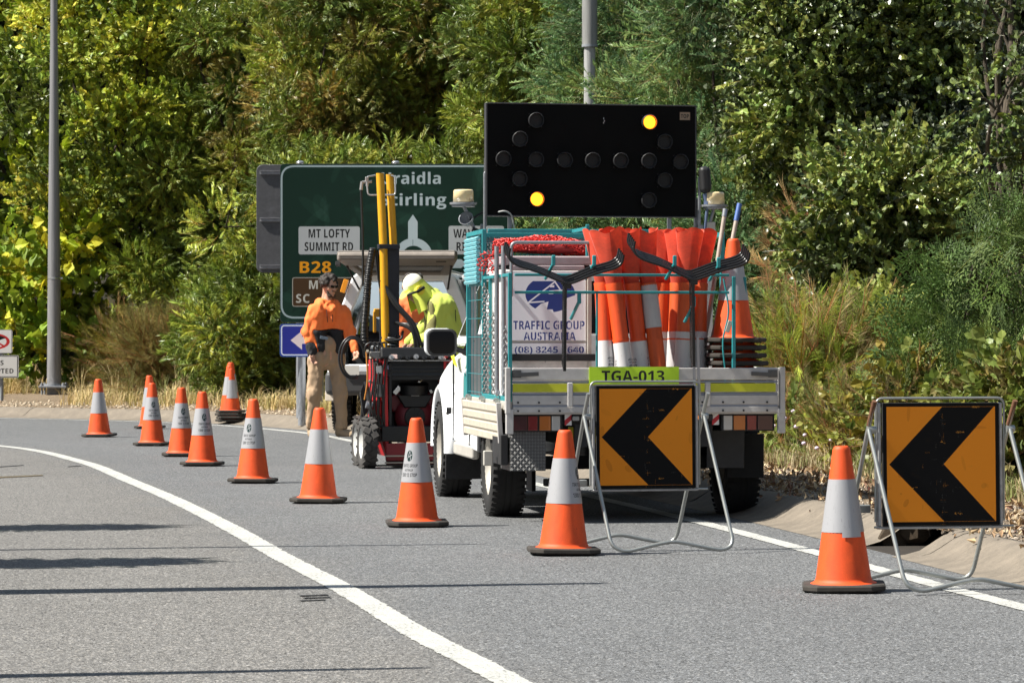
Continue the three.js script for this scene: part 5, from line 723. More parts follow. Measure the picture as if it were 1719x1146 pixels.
// folded sign stands hung on the pegs
{
  const bar = (a, b) => { const d = [b[0] - a[0], b[1] - a[1]], L = Math.hypot(...d); return bx(L, .016, .012, (a[0] + b[0]) / 2, (a[1] + b[1]) / 2, 0, 0, 0, Math.atan2(d[1], d[0]), .003); };
  const bkm = M([.02, .019, .019], .35, .2, { map: scuff, roughnessMap: scuff });
  const where = { l: ['on the left pegs', 948, 470], r: ['on the right pegs', 1160, 463] }, ord = ['outermost', 'second', 'third', 'fourth', 'innermost'];
  for (const s of ['l', 'r']) for (let i = 0; i < (s === 'l' ? 4 : 5); i++) {
    const [w, px, py] = where[s], x = bxp(px) + (s === 'l' ? -.006 : -.006) * i, y = ky(py) + .014 * (s === 'l' ? i : i) - .03, t = load('sign_stand', `black Y shaped sign stand ${w}, the ${ord[i]} from the rear`, 'sign stand', x, y, .125 - i * .022, 0, 'folded black sign stands');
    const aL = s === 'l' ? [-.385, .165] : [-.4, .185], aR = s === 'l' ? [.36, .135] : [.36, .125];
    mesh('arm', curveTube([[0, 0, 0], [-.05, .02, 0], [aL[0] * .5, aL[1] * .48, 0], [aL[0] * .9, aL[1] * .8, 0], [aL[0], aL[1] * 1.05, 0], [aL[0] + .005, aL[1] + .07, 0]], .0095, 22, 6), bkm, t); mesh('arm', curveTube([[0, 0, 0], [.05, .015, 0], [aR[0] * .5, aR[1] * .5, 0], [aR[0] * .9, aR[1] * .82, 0], [aR[0], aR[1] * 1.05, 0], [aR[0] + .012, aR[1] + .06, 0]], .0095, 22, 6), bkm, t);
    mesh('stem', bx(.02, .57, .012, (s === 'l' ? -.012 : .0) + i * .006 - .004, -.285, 0, 0, 0, s === 'l' ? -.01 : .01, .003), bkm, t); mesh('hub', bx(.05, .045, .016, 0, -.008, 0, 0, 0, 0, .004), bkm, t);
  }
  for (const [px, w] of [[1163, 'left'], [1170, 'right']]) { const t = load('flat_bar', `galvanised flat bar hanging under the right stands, the ${w} one of two`, 'bar', bxp(px), .78, .06 + (px - 1163) * .002); mesh('bar_body', bx(.018, .42, .008, 0, .24, 0, 0, 0, .03, .002), M([.4, .4, .42], .4, .8), t); mesh('bar_end', cyl(.012, .01, 0, .03, .004, Math.PI / 2, 0, 0, 10), M([.25, .13, .08], .8, .3), t); }
}
// long handles leaning at the right
{ const pole = (name, label, bpx, bpy, z0, tpx, tpy, z1, m, tipM, tipLen) => { const X = (px, z) => ((px - PX) / F * (23.6 - z) - TP.x - z * .1305) / .991, Yv = (py, z) => H - (py - PY) / F * (23.6 - z); const a = V(X(bpx, z0), .785, z0), b = V(X(tpx, z1), Yv(tpy, z1), z1); const t = load(name, label, 'pole', a.x, a.y, a.z), v = b.clone().sub(a), u = v.clone().normalize();
    mesh('shaft', tubeAlong([V(0, 0, 0), v.clone().multiplyScalar(.5).add(V(.006, 0, 0)), v], () => .015, 12), m, t); mesh('grip', rod(v.clone().addScaledVector(u, -tipLen), v.clone().addScaledVector(u, .004), .0175, .0175, 14), tipM, t); mesh('hollow_end', rod(v.clone().addScaledVector(u, .003), v.clone().addScaledVector(u, .0065), .0115, .0115, 12), black, t); };
  const wood = M([.5, .42, .35], .6, 0, { map: scuff });
  pole('long_pole', 'pale grey pole leaning at the right rear of the truck bed', 1166, 0, -.5, 1219, 351, -.75, wood, galv, .05);
  pole('long_pole', 'pole with a blue grip leaning beside the cone stack', 1174, 0, -.4, 1243, 342, -.7, wood, M([.05, .11, .32], .5), .12); }
// coiled strap and bits at the right post
{ const t = load('strap', 'teal strap hanging from the right cage post beside the cones', 'strap', .55, .8, -.16); mesh('strap_loop', curveTube([[0, .82, 0], [.03, .6, .02], [-.01, .4, .03], [.01, .15, .02], [-.01, 0, 0]], .006, 20, 5), teal, t); mesh('buckle', bx(.03, .08, .012, .03, .5, .03, 0, 0, -.3, .003), aluLight, t); }
// cone stack on the truck
{ const p = onTruck(.66, .775, -.35); coneStack(9, { x: p.x, y: .775, z: p.z, ry: TT }, 'top cone of the stack riding at the right rear of the truck', 'nested cone of the stack on the truck, # base', .052, 'cone stack on the truck'); }
// ---------------------------------------------------------------- red mini loader with a driving mast
{
  const D = 33.6, s = F / D, p = at(690, PY, D), t = thing('mini_loader', 'red stand-on mini loader with black engine bay and a tall yellow driving mast', 'loader', V(p.x, 0, p.z), .2);
  const X = px => (px - 690) / s, Y = py => H - (py - PY) / s, red = M([.62, .016, .022], .4, 0, { map: grime }), dred = M([.3, .02, .03], .5, 0, { map: grime }), bk = M([.014, .014, .015], .5, 0, { map: scuff }), chrome = M([.6, .6, .6], .25, 1);
  const tyre = M([.075, .07, .066], .95, 0, { map: scuff });
  for (const [px, z, sd] of [[611, .16, -1], [620, -.5, -1], [775, .16, 1], [780, -.5, 1]]) wheel(t, X(px), .235, z, .235, .135, sd, { lugs: 18, tyre, rim: M([.5, .5, .48], .6, .2, { side: THREE.DoubleSide }) });
  mesh('chassis', [bx(.62, .14, 1.1, 0, .32, -.35), bx(.6, .6, .5, 0, .65, -.5)], bk, t);
  mesh('frame_side', [prism([[X(629), Y(700)], [X(640), Y(605)], [X(647), Y(600)], [X(647), Y(765)], [X(636), Y(735)]], .5, .006).translate(0, 0, -.42)], red, t);
  mesh('frame_edge', [bx(.035, .96, .04, X(642), .62, .16, 0, 0, .02), bx(.05, .3, .3, X(629), .86, -.1), bx(.1, .14, .14, X(627), Y(683), .06), bx(.05, .2, .08, X(638), .38, .12, 0, 0, .2)], red, t); mesh('frame_edge', [bx(.035, .96, .04, X(752), .62, .16), bx(.08, .25, .3, X(748), .9, 0), bx(.03, .13, .03, X(748), Y(590), .2, 0, 0, -.5)], red, t);
  mesh('rear_step', [bx(.62, .16, .05, X(697), Y(757), .17)], dred, t); mesh('step_bar', [bx(.64, .012, .03, X(697), Y(753) - .06, .21), bx(.64, .012, .05, X(697), Y(775), .2)], M([.55, .47, .38], .6, .3), t); mesh('rear_skirt', bx(.6, .1, .05, X(697), Y(770), .14), M([.1, .02, .024], .6), t);
  mesh('engine_bay', [bx(.6, .72, .04, X(697), Y(678), -.16), bx(.6, .16, .05, X(697), Y(618), .12, -.2)], bk, t); mesh('bay_lip', bx(.6, .012, .03, X(697), Y(605), .17), M([.4, .4, .4], .4, .7), t); mesh('badge', cyl(.028, .006, X(648), Y(617), .15, 1.4, 0, 0, 12), M([.3, .3, .45], .4), t);
  // engine
  mesh('bay_wall', [bx(.03, .8, .36, X(650), Y(680), -.02), bx(.03, .8, .36, X(748), Y(680), -.02), bx(.6, .03, .36, X(697), Y(622), -.02), bx(.58, .14, .03, X(697), Y(625), .13)], bk, t);
  const en = grp('engine', t); en.position.z = -.13; mesh('shroud', [lathe([[.09, 0], [.17, 0], [.185, .02], [.185, .09], [.1, .11]], 30).rotateX(Math.PI / 2).translate(X(697), Y(700), .0), bx(.17, .17, .12, X(668), Y(675), .0, 0, 0, .5, .03), bx(.17, .17, .12, X(727), Y(675), .0, 0, 0, -.5, .03)], M([.16, .012, .018], .5), en);
  mesh('air_cleaner', [cyl(.14, .09, X(697), Y(652), .04, .15, 0, 0, 24), prism([[-.17, .03], [.17, .03], [.1, -.09], [-.1, -.09]], .08, .01).translate(X(697), Y(668), .04)], bk, en); mesh('cooling_fan', [cyl(.095, .02, X(697), Y(700), .11, Math.PI / 2), ...[0, 1, 2, 3, 4, 5, 6, 7].map(i => bx(.014, .07, .012, X(697) + Math.cos(i * .785) * .05, Y(700) + Math.sin(i * .785) * .05, .122, 0, 0, i * .785 + 1.57, 0))], bk, en);
  mesh('muffler', [rod([X(704), Y(640), .12], [X(716), Y(631), .1], .026, .026, 14), sph(.026, X(704), Y(640), .12), sph(.026, X(716), Y(631), .1)], chrome, en); mesh('engine_badge', bx(.075, .018, .004, X(697), Y(663), .132), M([.6, .6, .6], .4), en); mesh('bracket', [bx(.03, .04, .02, X(725), Y(657), .1, 0, 0, .6), bx(.05, .09, .03, X(668), Y(655), .06, 0, 0, -.7)], chrome, en);
  mesh('red_rail', [pipe([[X(700), Y(590), .12], [X(736), Y(588), .1], [X(755), Y(592), .12], [X(764), Y(612), .16]], .016, .04), rod([X(748), Y(588), .1], [X(760), Y(606), .14], .02), bx(.05, .1, .05, X(634), Y(600), .1, 0, 0, .3)], red, t);
  // control deck
  const dk = grp('control_deck', t); mesh('deck', bx(.72, .11, .3, X(697), Y(598), .05, -.25, 0, 0, .02), bk, dk); mesh('rail', [pipe([[X(645), Y(592), .1], [X(655), Y(585), -.1], [X(735), Y(585), -.1], [X(752), Y(592), .05]], .014, .04), bx(.32, .016, .04, X(690), Y(590), .13)], M([.5, .5, .5], .4, .8), dk);
  for (let i = 0; i < 7; i++) mesh('knob', [cyl(.024, .03, X(650 + i * 14), Y(600) + (i % 2) * .006, .2, 1.2, 0, 0, 14), bx(.006, .03, .006, X(650 + i * 14), Y(600), .218)], i % 3 ? bk : M([.3, .3, .3], .4, .5), dk);
  mesh('decal', [bx(.06, .04, .006, X(655), Y(598), .203, -.3), bx(.05, .035, .006, X(738), Y(600), .203, -.3)], M([.7, .5, .45], .5), dk);
  const lv = []; for (const [a, b, c2, d] of [[655, 588, 652, 562], [664, 590, 668, 565], [708, 590, 716, 570], [720, 588, 735, 568]]) lv.push(rod([X(a), Y(b), .05], [X(c2), Y(d), .02], .009), sph(.018, X(c2), Y(d), .02)); lv.push(pipe([[X(640), Y(566), .0], [X(650), Y(572), .05], [X(672), Y(570), .05], [X(676), Y(556), .0]], .012, .03)); mesh('lever', lv, darkSteel, t);
  const coil = []; for (let i = 0; i <= 60; i++) { const a = i / 60 * 31; coil.push(V(X(656) + Math.cos(a) * .05, Y(592) + i / 60 * .16, .0 + Math.sin(a) * .05)); } mesh('coil_spring', tubeAlong(coil, () => .007, 5), M([.25, .25, .24], .4, .7), t);
  mesh('spool', [cyl(.05, .1, X(716), Y(583), 0, 0, 0, 0, 12), cyl(.07, .012, X(716), Y(576), 0, 0, 0, 0, 14)], darkSteel, t);
  // mast
  const ms = grp('mast', t), yel = M([.78, .4, .012], .4, 0, { map: grime });
  mesh('guide_tube', tubeAlong([V(X(637), Y(291), 0), V(X(643), Y(420), 0), V(X(647), Y(600), 0)], () => .038, 12), yel, ms); mesh('guide_tube', tubeAlong([V(X(660), Y(291), -.22), V(X(667), Y(420), -.22), V(X(668), Y(520), -.22)], () => .036, 12), yel, ms);
  mesh('post', [bx(.175, .95, .1, X(655), Y(498), -.07), bx(.2, .045, .12, X(652), Y(414), -.02), bx(.06, .3, .08, X(655), Y(570), -.24)], M([.012, .014, .026], .5, 0, { map: scuff }), ms); mesh('blue_band', bx(.164, .012, .09, X(656), Y(430), -.07), M([.05, .06, .3], .4), ms);
  mesh('hoop', pipe([[X(635), Y(293), -.2], [X(619), Y(296), -.18], [X(621), Y(327), -.15], [X(668), Y(326), -.15], [X(668), Y(294), -.18], [X(656), Y(293), -.2]], .008, .03), M([.45, .45, .45], .4, .7), ms);
  mesh('hose_elbow', [rod([X(628), Y(304), -.18], [X(612), Y(305), -.18], .014), rod([X(612), Y(304), -.18], [X(610), Y(318), -.18], .016), bx(.03, .09, .03, X(620), Y(304), -.18)], M([.42, .4, .38], .4, .7), ms);
  mesh('ram', rod([X(641), Y(430), -.16], [X(648), Y(590), -.14], .02), yel, ms); mesh('ram_bracket', [bx(.05, .08, .06, X(636), Y(525), -.16), bx(.03, .2, .02, X(632), Y(540), -.14)], yel, ms);
  // hoses
  const hm = M([.014, .014, .014], .35); const hs = (pts, r, n = 28) => mesh('hose', curveTube(pts.map(([a, b, z]) => [X(a), Y(b), z ?? -.1]), r, n, 8), hm, t);
  hs([[610, 318, -.18], [612, 370, -.18], [613, 430, -.17], [612, 480, -.15]], .011);
  const cor = []; const cp = smooth([[626, 418], [620, 455], [615, 510], [612, 560], [617, 600]].map(([a, b]) => V(X(a), Y(b), -.05)), 60); for (let i = 0; i < 60; i++) { cor.push(sph(.04 * (.9 + .1 * (i % 2)), cp[i].x, cp[i].y, cp[i].z, 1, .42, 1, 9)); } mesh('corrugated_sleeve', cor, hm, t);
  hs([[634, 420], [640, 470], [648, 510], [652, 540]], .022); hs([[640, 470, 0], [660, 510, .05], [685, 540, .08], [697, 575, .1], [700, 592, .1]], .02); hs([[645, 480, .02], [668, 515, .07], [692, 545, .1], [704, 580, .1]], .018); hs([[662, 540, .02], [688, 555, .1], [695, 590, .1]], .016);
  for (const k of [0, 1]) { const c2 = []; for (let i = 0; i <= 40; i++) { const a = -1.2 - i / 40 * 5.0; c2.push([590 + Math.cos(a) * (23 - k * 4) * (1), 600 - Math.sin(a) * (35 - k * 3), .02 + k * .02]); } hs(c2, .011, 60); }
  for (const q of [0, 1, 2]) hs([[618 + q * 5, 592, .1], [617 + q * 6, 630, .19], [613 + q * 7, 665, .21], [620 + q * 4, 700, .2], [629 + q * 2, 740, .17]], .008, 30); for (const q of [0, 1]) hs([[640 + q * 4, 600, .19], [634 + q * 5, 640, .2], [638, 690, .2], [633 + q * 6, 716, .18], [628, 690, .17]], .0085, 30);
  mesh('valve_block', [bx(.1, .07, .1, X(626), Y(596), .08), bx(.06, .12, .08, X(633), Y(655), .15), bx(.07, .05, .07, X(622), Y(712), .15)], M([.25, .24, .23], .5, .6), t);
  mesh('decal_plate', [bx(.05, .07, .004, X(630), Y(620), .185, 0, 0, .1, 0)], M([.6, .58, .55], .5), t);
  for (const q of [0, 1, 2, 3]) hs([[612 + q * 7, 600, .05], [610 + q * 8, 582 - q, .06], [620 + q * 8, 575, .07], [632 + q * 4, 590, .1], [622 + q * 6, 640, .14], [616 + q * 7, 690, .16], [622 + q * 5, 725, .14], [634 + q * 2, 720, .12]], .0095, 40);
  mesh('hose_hardware', [...Array(14)].map((_, i) => cyl(.014, .035, X(612 + (i * 37 % 30)), Y(590 + i * 10), .13, rr(0, 1), 0, rr(0, 1.5), 8)), M([.4, .36, .28], .4, .8), t).userData.kind = 'stuff';
  mesh('lift_arm', [rod([X(612), Y(640), .05], [X(622), Y(720), .1], .02), rod([X(608), Y(665), .03], [X(606), Y(700), .0], .016), prism([[X(602), Y(660)], [X(610), Y(640)], [X(616), Y(690)], [X(608), Y(700)]], .04, .004)], darkSteel, t); mesh('motor', [rod([X(610), Y(678), .12], [X(620), Y(680), .12], .035, .035, 14)], M([.45, .45, .48], .35, .8), t); mesh('wiring', curveTube([[X(611), Y(590), .1], [X(612), Y(640), .12], [X(608), Y(670), .1]], .008, 12, 5), M([.5, .2, .03], .5), t);
}
// ---------------------------------------------------------------- white wagon with its tailgate up
{
  const D = 44.6, s = F / D * 1.07, p = at(677, PY, D), t = thing('wagon', 'white four wheel drive wagon with its rear hatch raised behind the loader', 'car', V(p.x, .02, p.z), -.05);
  const X = px => (px - 677) / s, Y = py => (H - (py - PY) / (F / D)) / 1.07 - .02, w = .86; t.scale.setScalar(1.07);
  const hole = new THREE.Path([[-.68, .8], [.68, .8], [.71, 1.15], [.46, 1.77], [-.46, 1.77], [-.71, 1.15]].map(q => new THREE.Vector2(...q)));
  const sh = new THREE.Shape([[-w, .45], [-w, 1.05], [-w * .97, 1.2], [-.6, 1.82], [-.5, 1.9], [.5, 1.9], [.6, 1.82], [w * .97, 1.2], [w, 1.05], [w, .45]].map(q => new THREE.Vector2(...q))); sh.holes.push(hole);
  mesh('rear_frame', new THREE.ExtrudeGeometry(sh, { depth: .12, bevelEnabled: true, bevelSize: .02, bevelThickness: .02, bevelSegments: 2, bevelOffset: -.02 }).translate(0, 0, -.14), white, t);
  const side = new THREE.Shape(); side.moveTo(0, .45); side.lineTo(0, 1.1); side.lineTo(-3.1, 1.1); side.lineTo(-4.4, 1.0); side.lineTo(-4.6, .5); side.lineTo(-4.2, .45); side.absarc(-3.75, .38, .46, Math.PI - .1, .1, true); side.lineTo(-1.4, .42); side.absarc(-.95, .38, .46, Math.PI - .1, .1, true); side.lineTo(0, .45);
  for (const k of [-1, 1]) mesh('body_side', new THREE.ExtrudeGeometry(side, { depth: .05, bevelEnabled: true, bevelSize: .02, bevelThickness: .02, bevelSegments: 2, bevelOffset: -.02 }).rotateY(-Math.PI / 2).translate(k * w + .025, 0, -.14), white, t);
  mesh('floor', [bx(1.7, .06, 4.2, 0, .62, -2.2), bx(1.6, .5, .06, 0, .9, -1.6), bx(1.3, .5, .4, 0, .85, -.7)], M([.03, .03, .032], .9), t); mesh('roof', bx(1.1, .05, 2.6, 0, 1.88, -1.45, 0, 0, 0, .02), white, t); mesh('dashboard', bx(1.5, .5, .1, 0, 1.0, -3.0), darkSteel, t);
  for (const k of [-1, 1]) { mesh('side_glass', prism([[-.15, 1.15], [-.35, 1.78], [-2.5, 1.8], [-3.1, 1.15]], .012, 0).rotateY(-Math.PI / 2).rotateZ(k * .36).translate(k * (w + .37) - 0, .13 - .0, 0), glass, t); mesh('side_pillar', [rod([k * .85, 1.12, -2.9], [k * .62, 1.86, -2.2], .04), rod([k * .86, 1.12, -1.5], [k * .63, 1.87, -1.4], .045)], white, t); }
  mesh('windscreen', new THREE.PlaneGeometry(1.3, .7).rotateX(-.5).translate(0, 1.5, -2.9), M([.25, .3, .34], .1), t); mesh('bonnet', bx(1.7, .5, 1.3, 0, .82, -3.8, 0, 0, 0, .08), white, t);
  mesh('bumper', [bx(1.82, .28, .2, 0, .58, .02, 0, 0, 0, .06)], M([.05, .05, .052], .6), t);
  for (const [k, z] of [[-1, -1.08], [1, -1.08], [-1, -3.88], [1, -3.88]]) wheel(t, k * .8, .38, z, .38, .24, k, {});
  mesh('mudflap', bx(.02, .26, .22, -.84, .5, -.3, 0, 1.4, 0), M([.55, .48, .4], .7), t); mesh('tail_light', [bx(.1, .3, .08, -w + .03, 1.15, -.02, 0, 0, -.1)], M([.5, .03, .02], .3), t); mesh('tail_light', [bx(.1, .3, .08, w - .03, 1.15, -.02, 0, 0, .1)], M([.5, .03, .02], .3), t); mesh('indicator', bx(.06, .16, .05, X(578), Y(480), .02, 0, 0, -.3), M([.8, .3, .02], .3), t);
  // raised hatch
  const h = grp('hatch', t); h.position.set(0, 1.86, -.05); h.rotation.x = -.17; 
  const hs = new THREE.Shape([[-.53, 0], [.53, 0], [.69, .95], [.66, 1.02], [-.66, 1.02], [-.69, .95]].map(q => new THREE.Vector2(...q))); hs.holes.push(new THREE.Path([[-.44, .14], [.44, .14], [.53, .62], [-.53, .62]].map(q => new THREE.Vector2(...q))));
  mesh('hatch_frame', new THREE.ExtrudeGeometry(hs, { depth: .07, bevelEnabled: true, bevelSize: .02, bevelThickness: .02, bevelSegments: 2, bevelOffset: -.02 }).rotateX(Math.PI / 2).translate(0, .06, 0), M([.2, .18, .165], .5, 0, { map: grime }), h); mesh('hatch_glass', prism([[-.46, .12], [.46, .12], [.55, .64], [-.55, .64]], .008, 0).rotateX(Math.PI / 2).translate(0, .0, 0), glass, h); mesh('hatch_lip', [bx(1.34, .05, .1, 0, .03, .98, 0, 0, 0, .015)], M([.42, .38, .35], .5, 0, { map: grime }), h); mesh('latch', [bx(.12, .03, .06, .5, -.02, .9), bx(.06, .05, .08, -.7, -.02, .7)], darkSteel, h);
  for (const k of [-1, 1]) mesh('gas_strut', rod([k * .52, 1.68, -.0], [k * .6, 1.93, .6], .012), darkSteel, t);
  // things in the boot
  const bt = thing('storage_box', 'pale box and gear standing in the open boot of the wagon', 'box', V(p.x - .2, .74, p.z - .5)); mesh('box_body', bx(.5, .32, .3, 0, .16, 0, 0, 0, 0, .02), M([.1, .12, .16], .5), bt); mesh('box_lid', bx(.52, .05, .32, 0, .345, 0, 0, 0, 0, .015), M([.3, .32, .34], .5), bt);
mesh('number_plate', bx(.17, .11, .012, X(592), Y(621), .14, 0, 0, 0, 0), M([.6, .58, .54], .5), t);
}
// ---------------------------------------------------------------- people: bodies as one surface meshed from tapered bones
function surfNet(f, mn, mx, c) {
  const n = [0, 1, 2].map(i => Math.ceil((mx[i] - mn[i]) / c) + 1), [nx, ny, nz] = n, v = new Float32Array(nx * ny * nz), id = (i, j, k) => (k * ny + j) * nx + i;
  for (let k = 0; k < nz; k++) for (let j = 0; j < ny; j++) for (let i = 0; i < nx; i++) v[id(i, j, k)] = f(mn[0] + i * c, mn[1] + j * c, mn[2] + k * c);
  const map = new Int32Array(nx * ny * nz).fill(-1), pos = [], idx = [], ed = [[0, 1], [0, 2], [0, 4], [1, 3], [1, 5], [2, 3], [2, 6], [3, 7], [4, 5], [4, 6], [5, 7], [6, 7]];
  for (let k = 0; k < nz - 1; k++) for (let j = 0; j < ny - 1; j++) for (let i = 0; i < nx - 1; i++) {
    const q = []; let m = 0; for (let b = 0; b < 8; b++) { q[b] = v[id(i + (b & 1), j + (b >> 1 & 1), k + (b >> 2))]; if (q[b] < 0) m |= 1 << b; } if (m === 0 || m === 255) continue;
    let x = 0, y = 0, z = 0, w = 0; for (const [a, b] of ed) if ((q[a] < 0) !== (q[b] < 0)) { const t = q[a] / (q[a] - q[b]); x += (a & 1) + t * ((b & 1) - (a & 1)); y += (a >> 1 & 1) + t * ((b >> 1 & 1) - (a >> 1 & 1)); z += (a >> 2) + t * ((b >> 2) - (a >> 2)); w++; }
    map[id(i, j, k)] = pos.length / 3; pos.push(mn[0] + (i + x / w) * c, mn[1] + (j + y / w) * c, mn[2] + (k + z / w) * c);
  }
  const quad = (a, b, cc, d, flip) => { if (a < 0 || b < 0 || cc < 0 || d < 0) return; flip ? idx.push(a, cc, b, a, d, cc) : idx.push(a, b, cc, a, cc, d); };
  for (let k = 1; k < nz - 1; k++) for (let j = 1; j < ny - 1; j++) for (let i = 1; i < nx - 1; i++) {
    const s = v[id(i, j, k)] < 0;
    if (s !== v[id(i + 1, j, k)] < 0) quad(map[id(i, j - 1, k - 1)], map[id(i, j, k - 1)], map[id(i, j, k)], map[id(i, j - 1, k)], !s);
    if (s !== v[id(i, j + 1, k)] < 0) quad(map[id(i - 1, j, k - 1)], map[id(i - 1, j, k)], map[id(i, j, k)], map[id(i, j, k - 1)], !s);
    if (s !== v[id(i, j, k + 1)] < 0) quad(map[id(i - 1, j - 1, k)], map[id(i, j - 1, k)], map[id(i, j, k)], map[id(i - 1, j, k)], !s);
  }
  const g = new THREE.BufferGeometry(); g.setAttribute('position', new THREE.Float32BufferAttribute(pos, 3)); g.setIndex(idx); g.computeVertexNormals(); return g;
}
const smin = (a, b, k) => { const h = Math.max(k - Math.abs(a - b), 0) / k; return Math.min(a, b) - h * h * k * .25; };
const cap3 = (x, y, z, a, b, ra, rb) => { const bx2 = b[0] - a[0], by2 = b[1] - a[1], bz2 = b[2] - a[2], px = x - a[0], py = y - a[1], pz = z - a[2]; const t = Math.max(0, Math.min(1, (px * bx2 + py * by2 + pz * bz2) / (bx2 * bx2 + by2 * by2 + bz2 * bz2 + 1e-9))); return Math.hypot(px - bx2 * t, py - by2 * t, pz - bz2 * t) - (ra + (rb - ra) * t); };
const ell = (x, y, z, c, r) => (Math.hypot((x - c[0]) / r[0], (y - c[1]) / r[1], (z - c[2]) / r[2]) - 1) * Math.min(...r);
const bones = (list, k, g = 0) => (x, y, z) => { let d = 9; for (const [a, b, ra, rb] of list) d = smin(d, cap3(x, y, z, a, b, ra + g, rb + g), k); return d; };
function boundsOf(list, pad) { const mn = [9, 9, 9], mx = [-9, -9, -9]; for (const [a, b, ra, rb] of list) for (const [p, r] of [[a, ra], [b, rb]]) for (let i = 0; i < 3; i++) { mn[i] = Math.min(mn[i], p[i] - r - pad); mx[i] = Math.max(mx[i], p[i] + r + pad); } return [mn, mx]; }
const sdf = (f, list, pad, c) => surfNet(f, ...boundsOf(list, pad), c);
function headGeo() {
  const f = (x, y, z) => { let d = ell(x, y, z, [0, .035, -.012], [.076, .1, .094]); d = smin(d, ell(x, y, z, [0, -.05, .022], [.058, .068, .066]), .04); d = smin(d, cap3(x, y, z, [0, .012, .082], [0, -.026, .1], .01, .015), .015); d = smin(d, cap3(x, y, z, [-.045, .026, .066], [.045, .026, .066], .014, .014), .02);
    d = smin(d, cap3(x, y, z, [-.02, -.062, .082], [.02, -.062, .082], .008, .008), .012); d = smin(d, ell(x, y, z, [0, -.1, .06], [.024, .02, .02]), .02); for (const s of [-1, 1]) { d = smin(d, ell(x, y, z, [s * .079, -.005, -.012], [.012, .03, .02]), .01); d = smin(d, ell(x, y, z, [s * .046, -.015, .058], [.026, .024, .022]), .02); }
    d = smin(d, cap3(x, y, z, [0, -.05, -.03], [0, -.2, -.05], .055, .06), .03); for (const s of [-1, 1]) d = Math.max(d, .011 - Math.hypot(x - s * .03, y - .004, z - .083)); return d; };
  return surfNet(f, [-.11, -.24, -.14], [.11, .16, .14], .006);
}
// a hand at the wrist pointing along -y, palm facing z; curl bends the fingers
function handGeo(curl, side) {
  const L = [[[0, 0, 0], [0, -.045, 0], .026, .03], [[-.018, -.045, .0], [-.018, -.085, 0], .018, .017], [[.018, -.045, 0], [.018, -.085, 0], .018, .017]];
  [[-.031, .062, .0085], [-.011, .076, .009], [.01, .07, .009], [.029, .055, .008]].forEach(([x, len, r]) => { let p = [x, -.09, 0], a = .15; for (const q of [.45, .32, .25]) { a += curl; const b = [p[0], p[1] - Math.cos(a) * len * q, p[2] + Math.sin(a) * len * q]; L.push([p, b, r, r * .92]); p = b; } });
  let p = [side * -.026, -.025, .005]; for (const [dx, dy, dz] of [[-.02, -.03, .012], [-.008, -.028, .014], [0, -.02, .01]]) { const b = [p[0] + side * dx, p[1] + dy, p[2] + dz]; L.push([p, b, .0115, .0095]); p = b; }
  return surfNet(bones(L, .008), [-.09, -.2, -.06], [.09, .045, .1], .005);
}
const skin = M([.5, .28, .19], .55), skinTan = M([.27, .14, .09], .55), hairM = M([.022, .015, .011], .7);
const wrinkle = (f, amp, fr, s) => (x, y, z) => f(x, y, z) + amp * (noise.noise(x * fr + s, y * fr * .6, z * fr) + .6 * noise.noise(x * fr * 2.3, y * fr * 1.1 + s, z * fr * 2.3));
function put(g, p, ry = 0, rx = 0, rz = 0) { g.rotateZ(rz); g.rotateX(rx); g.rotateY(ry); g.translate(...p); return g; }
function handAt(wrist, elbow, curl, side, twist) { const g = handGeo(curl, side); g.rotateY(twist); const d = V(...wrist).sub(V(...elbow)).normalize(); g.applyQuaternion(new THREE.Quaternion().setFromUnitVectors(V(0, -1, 0), d)); g.translate(...wrist); return g; }
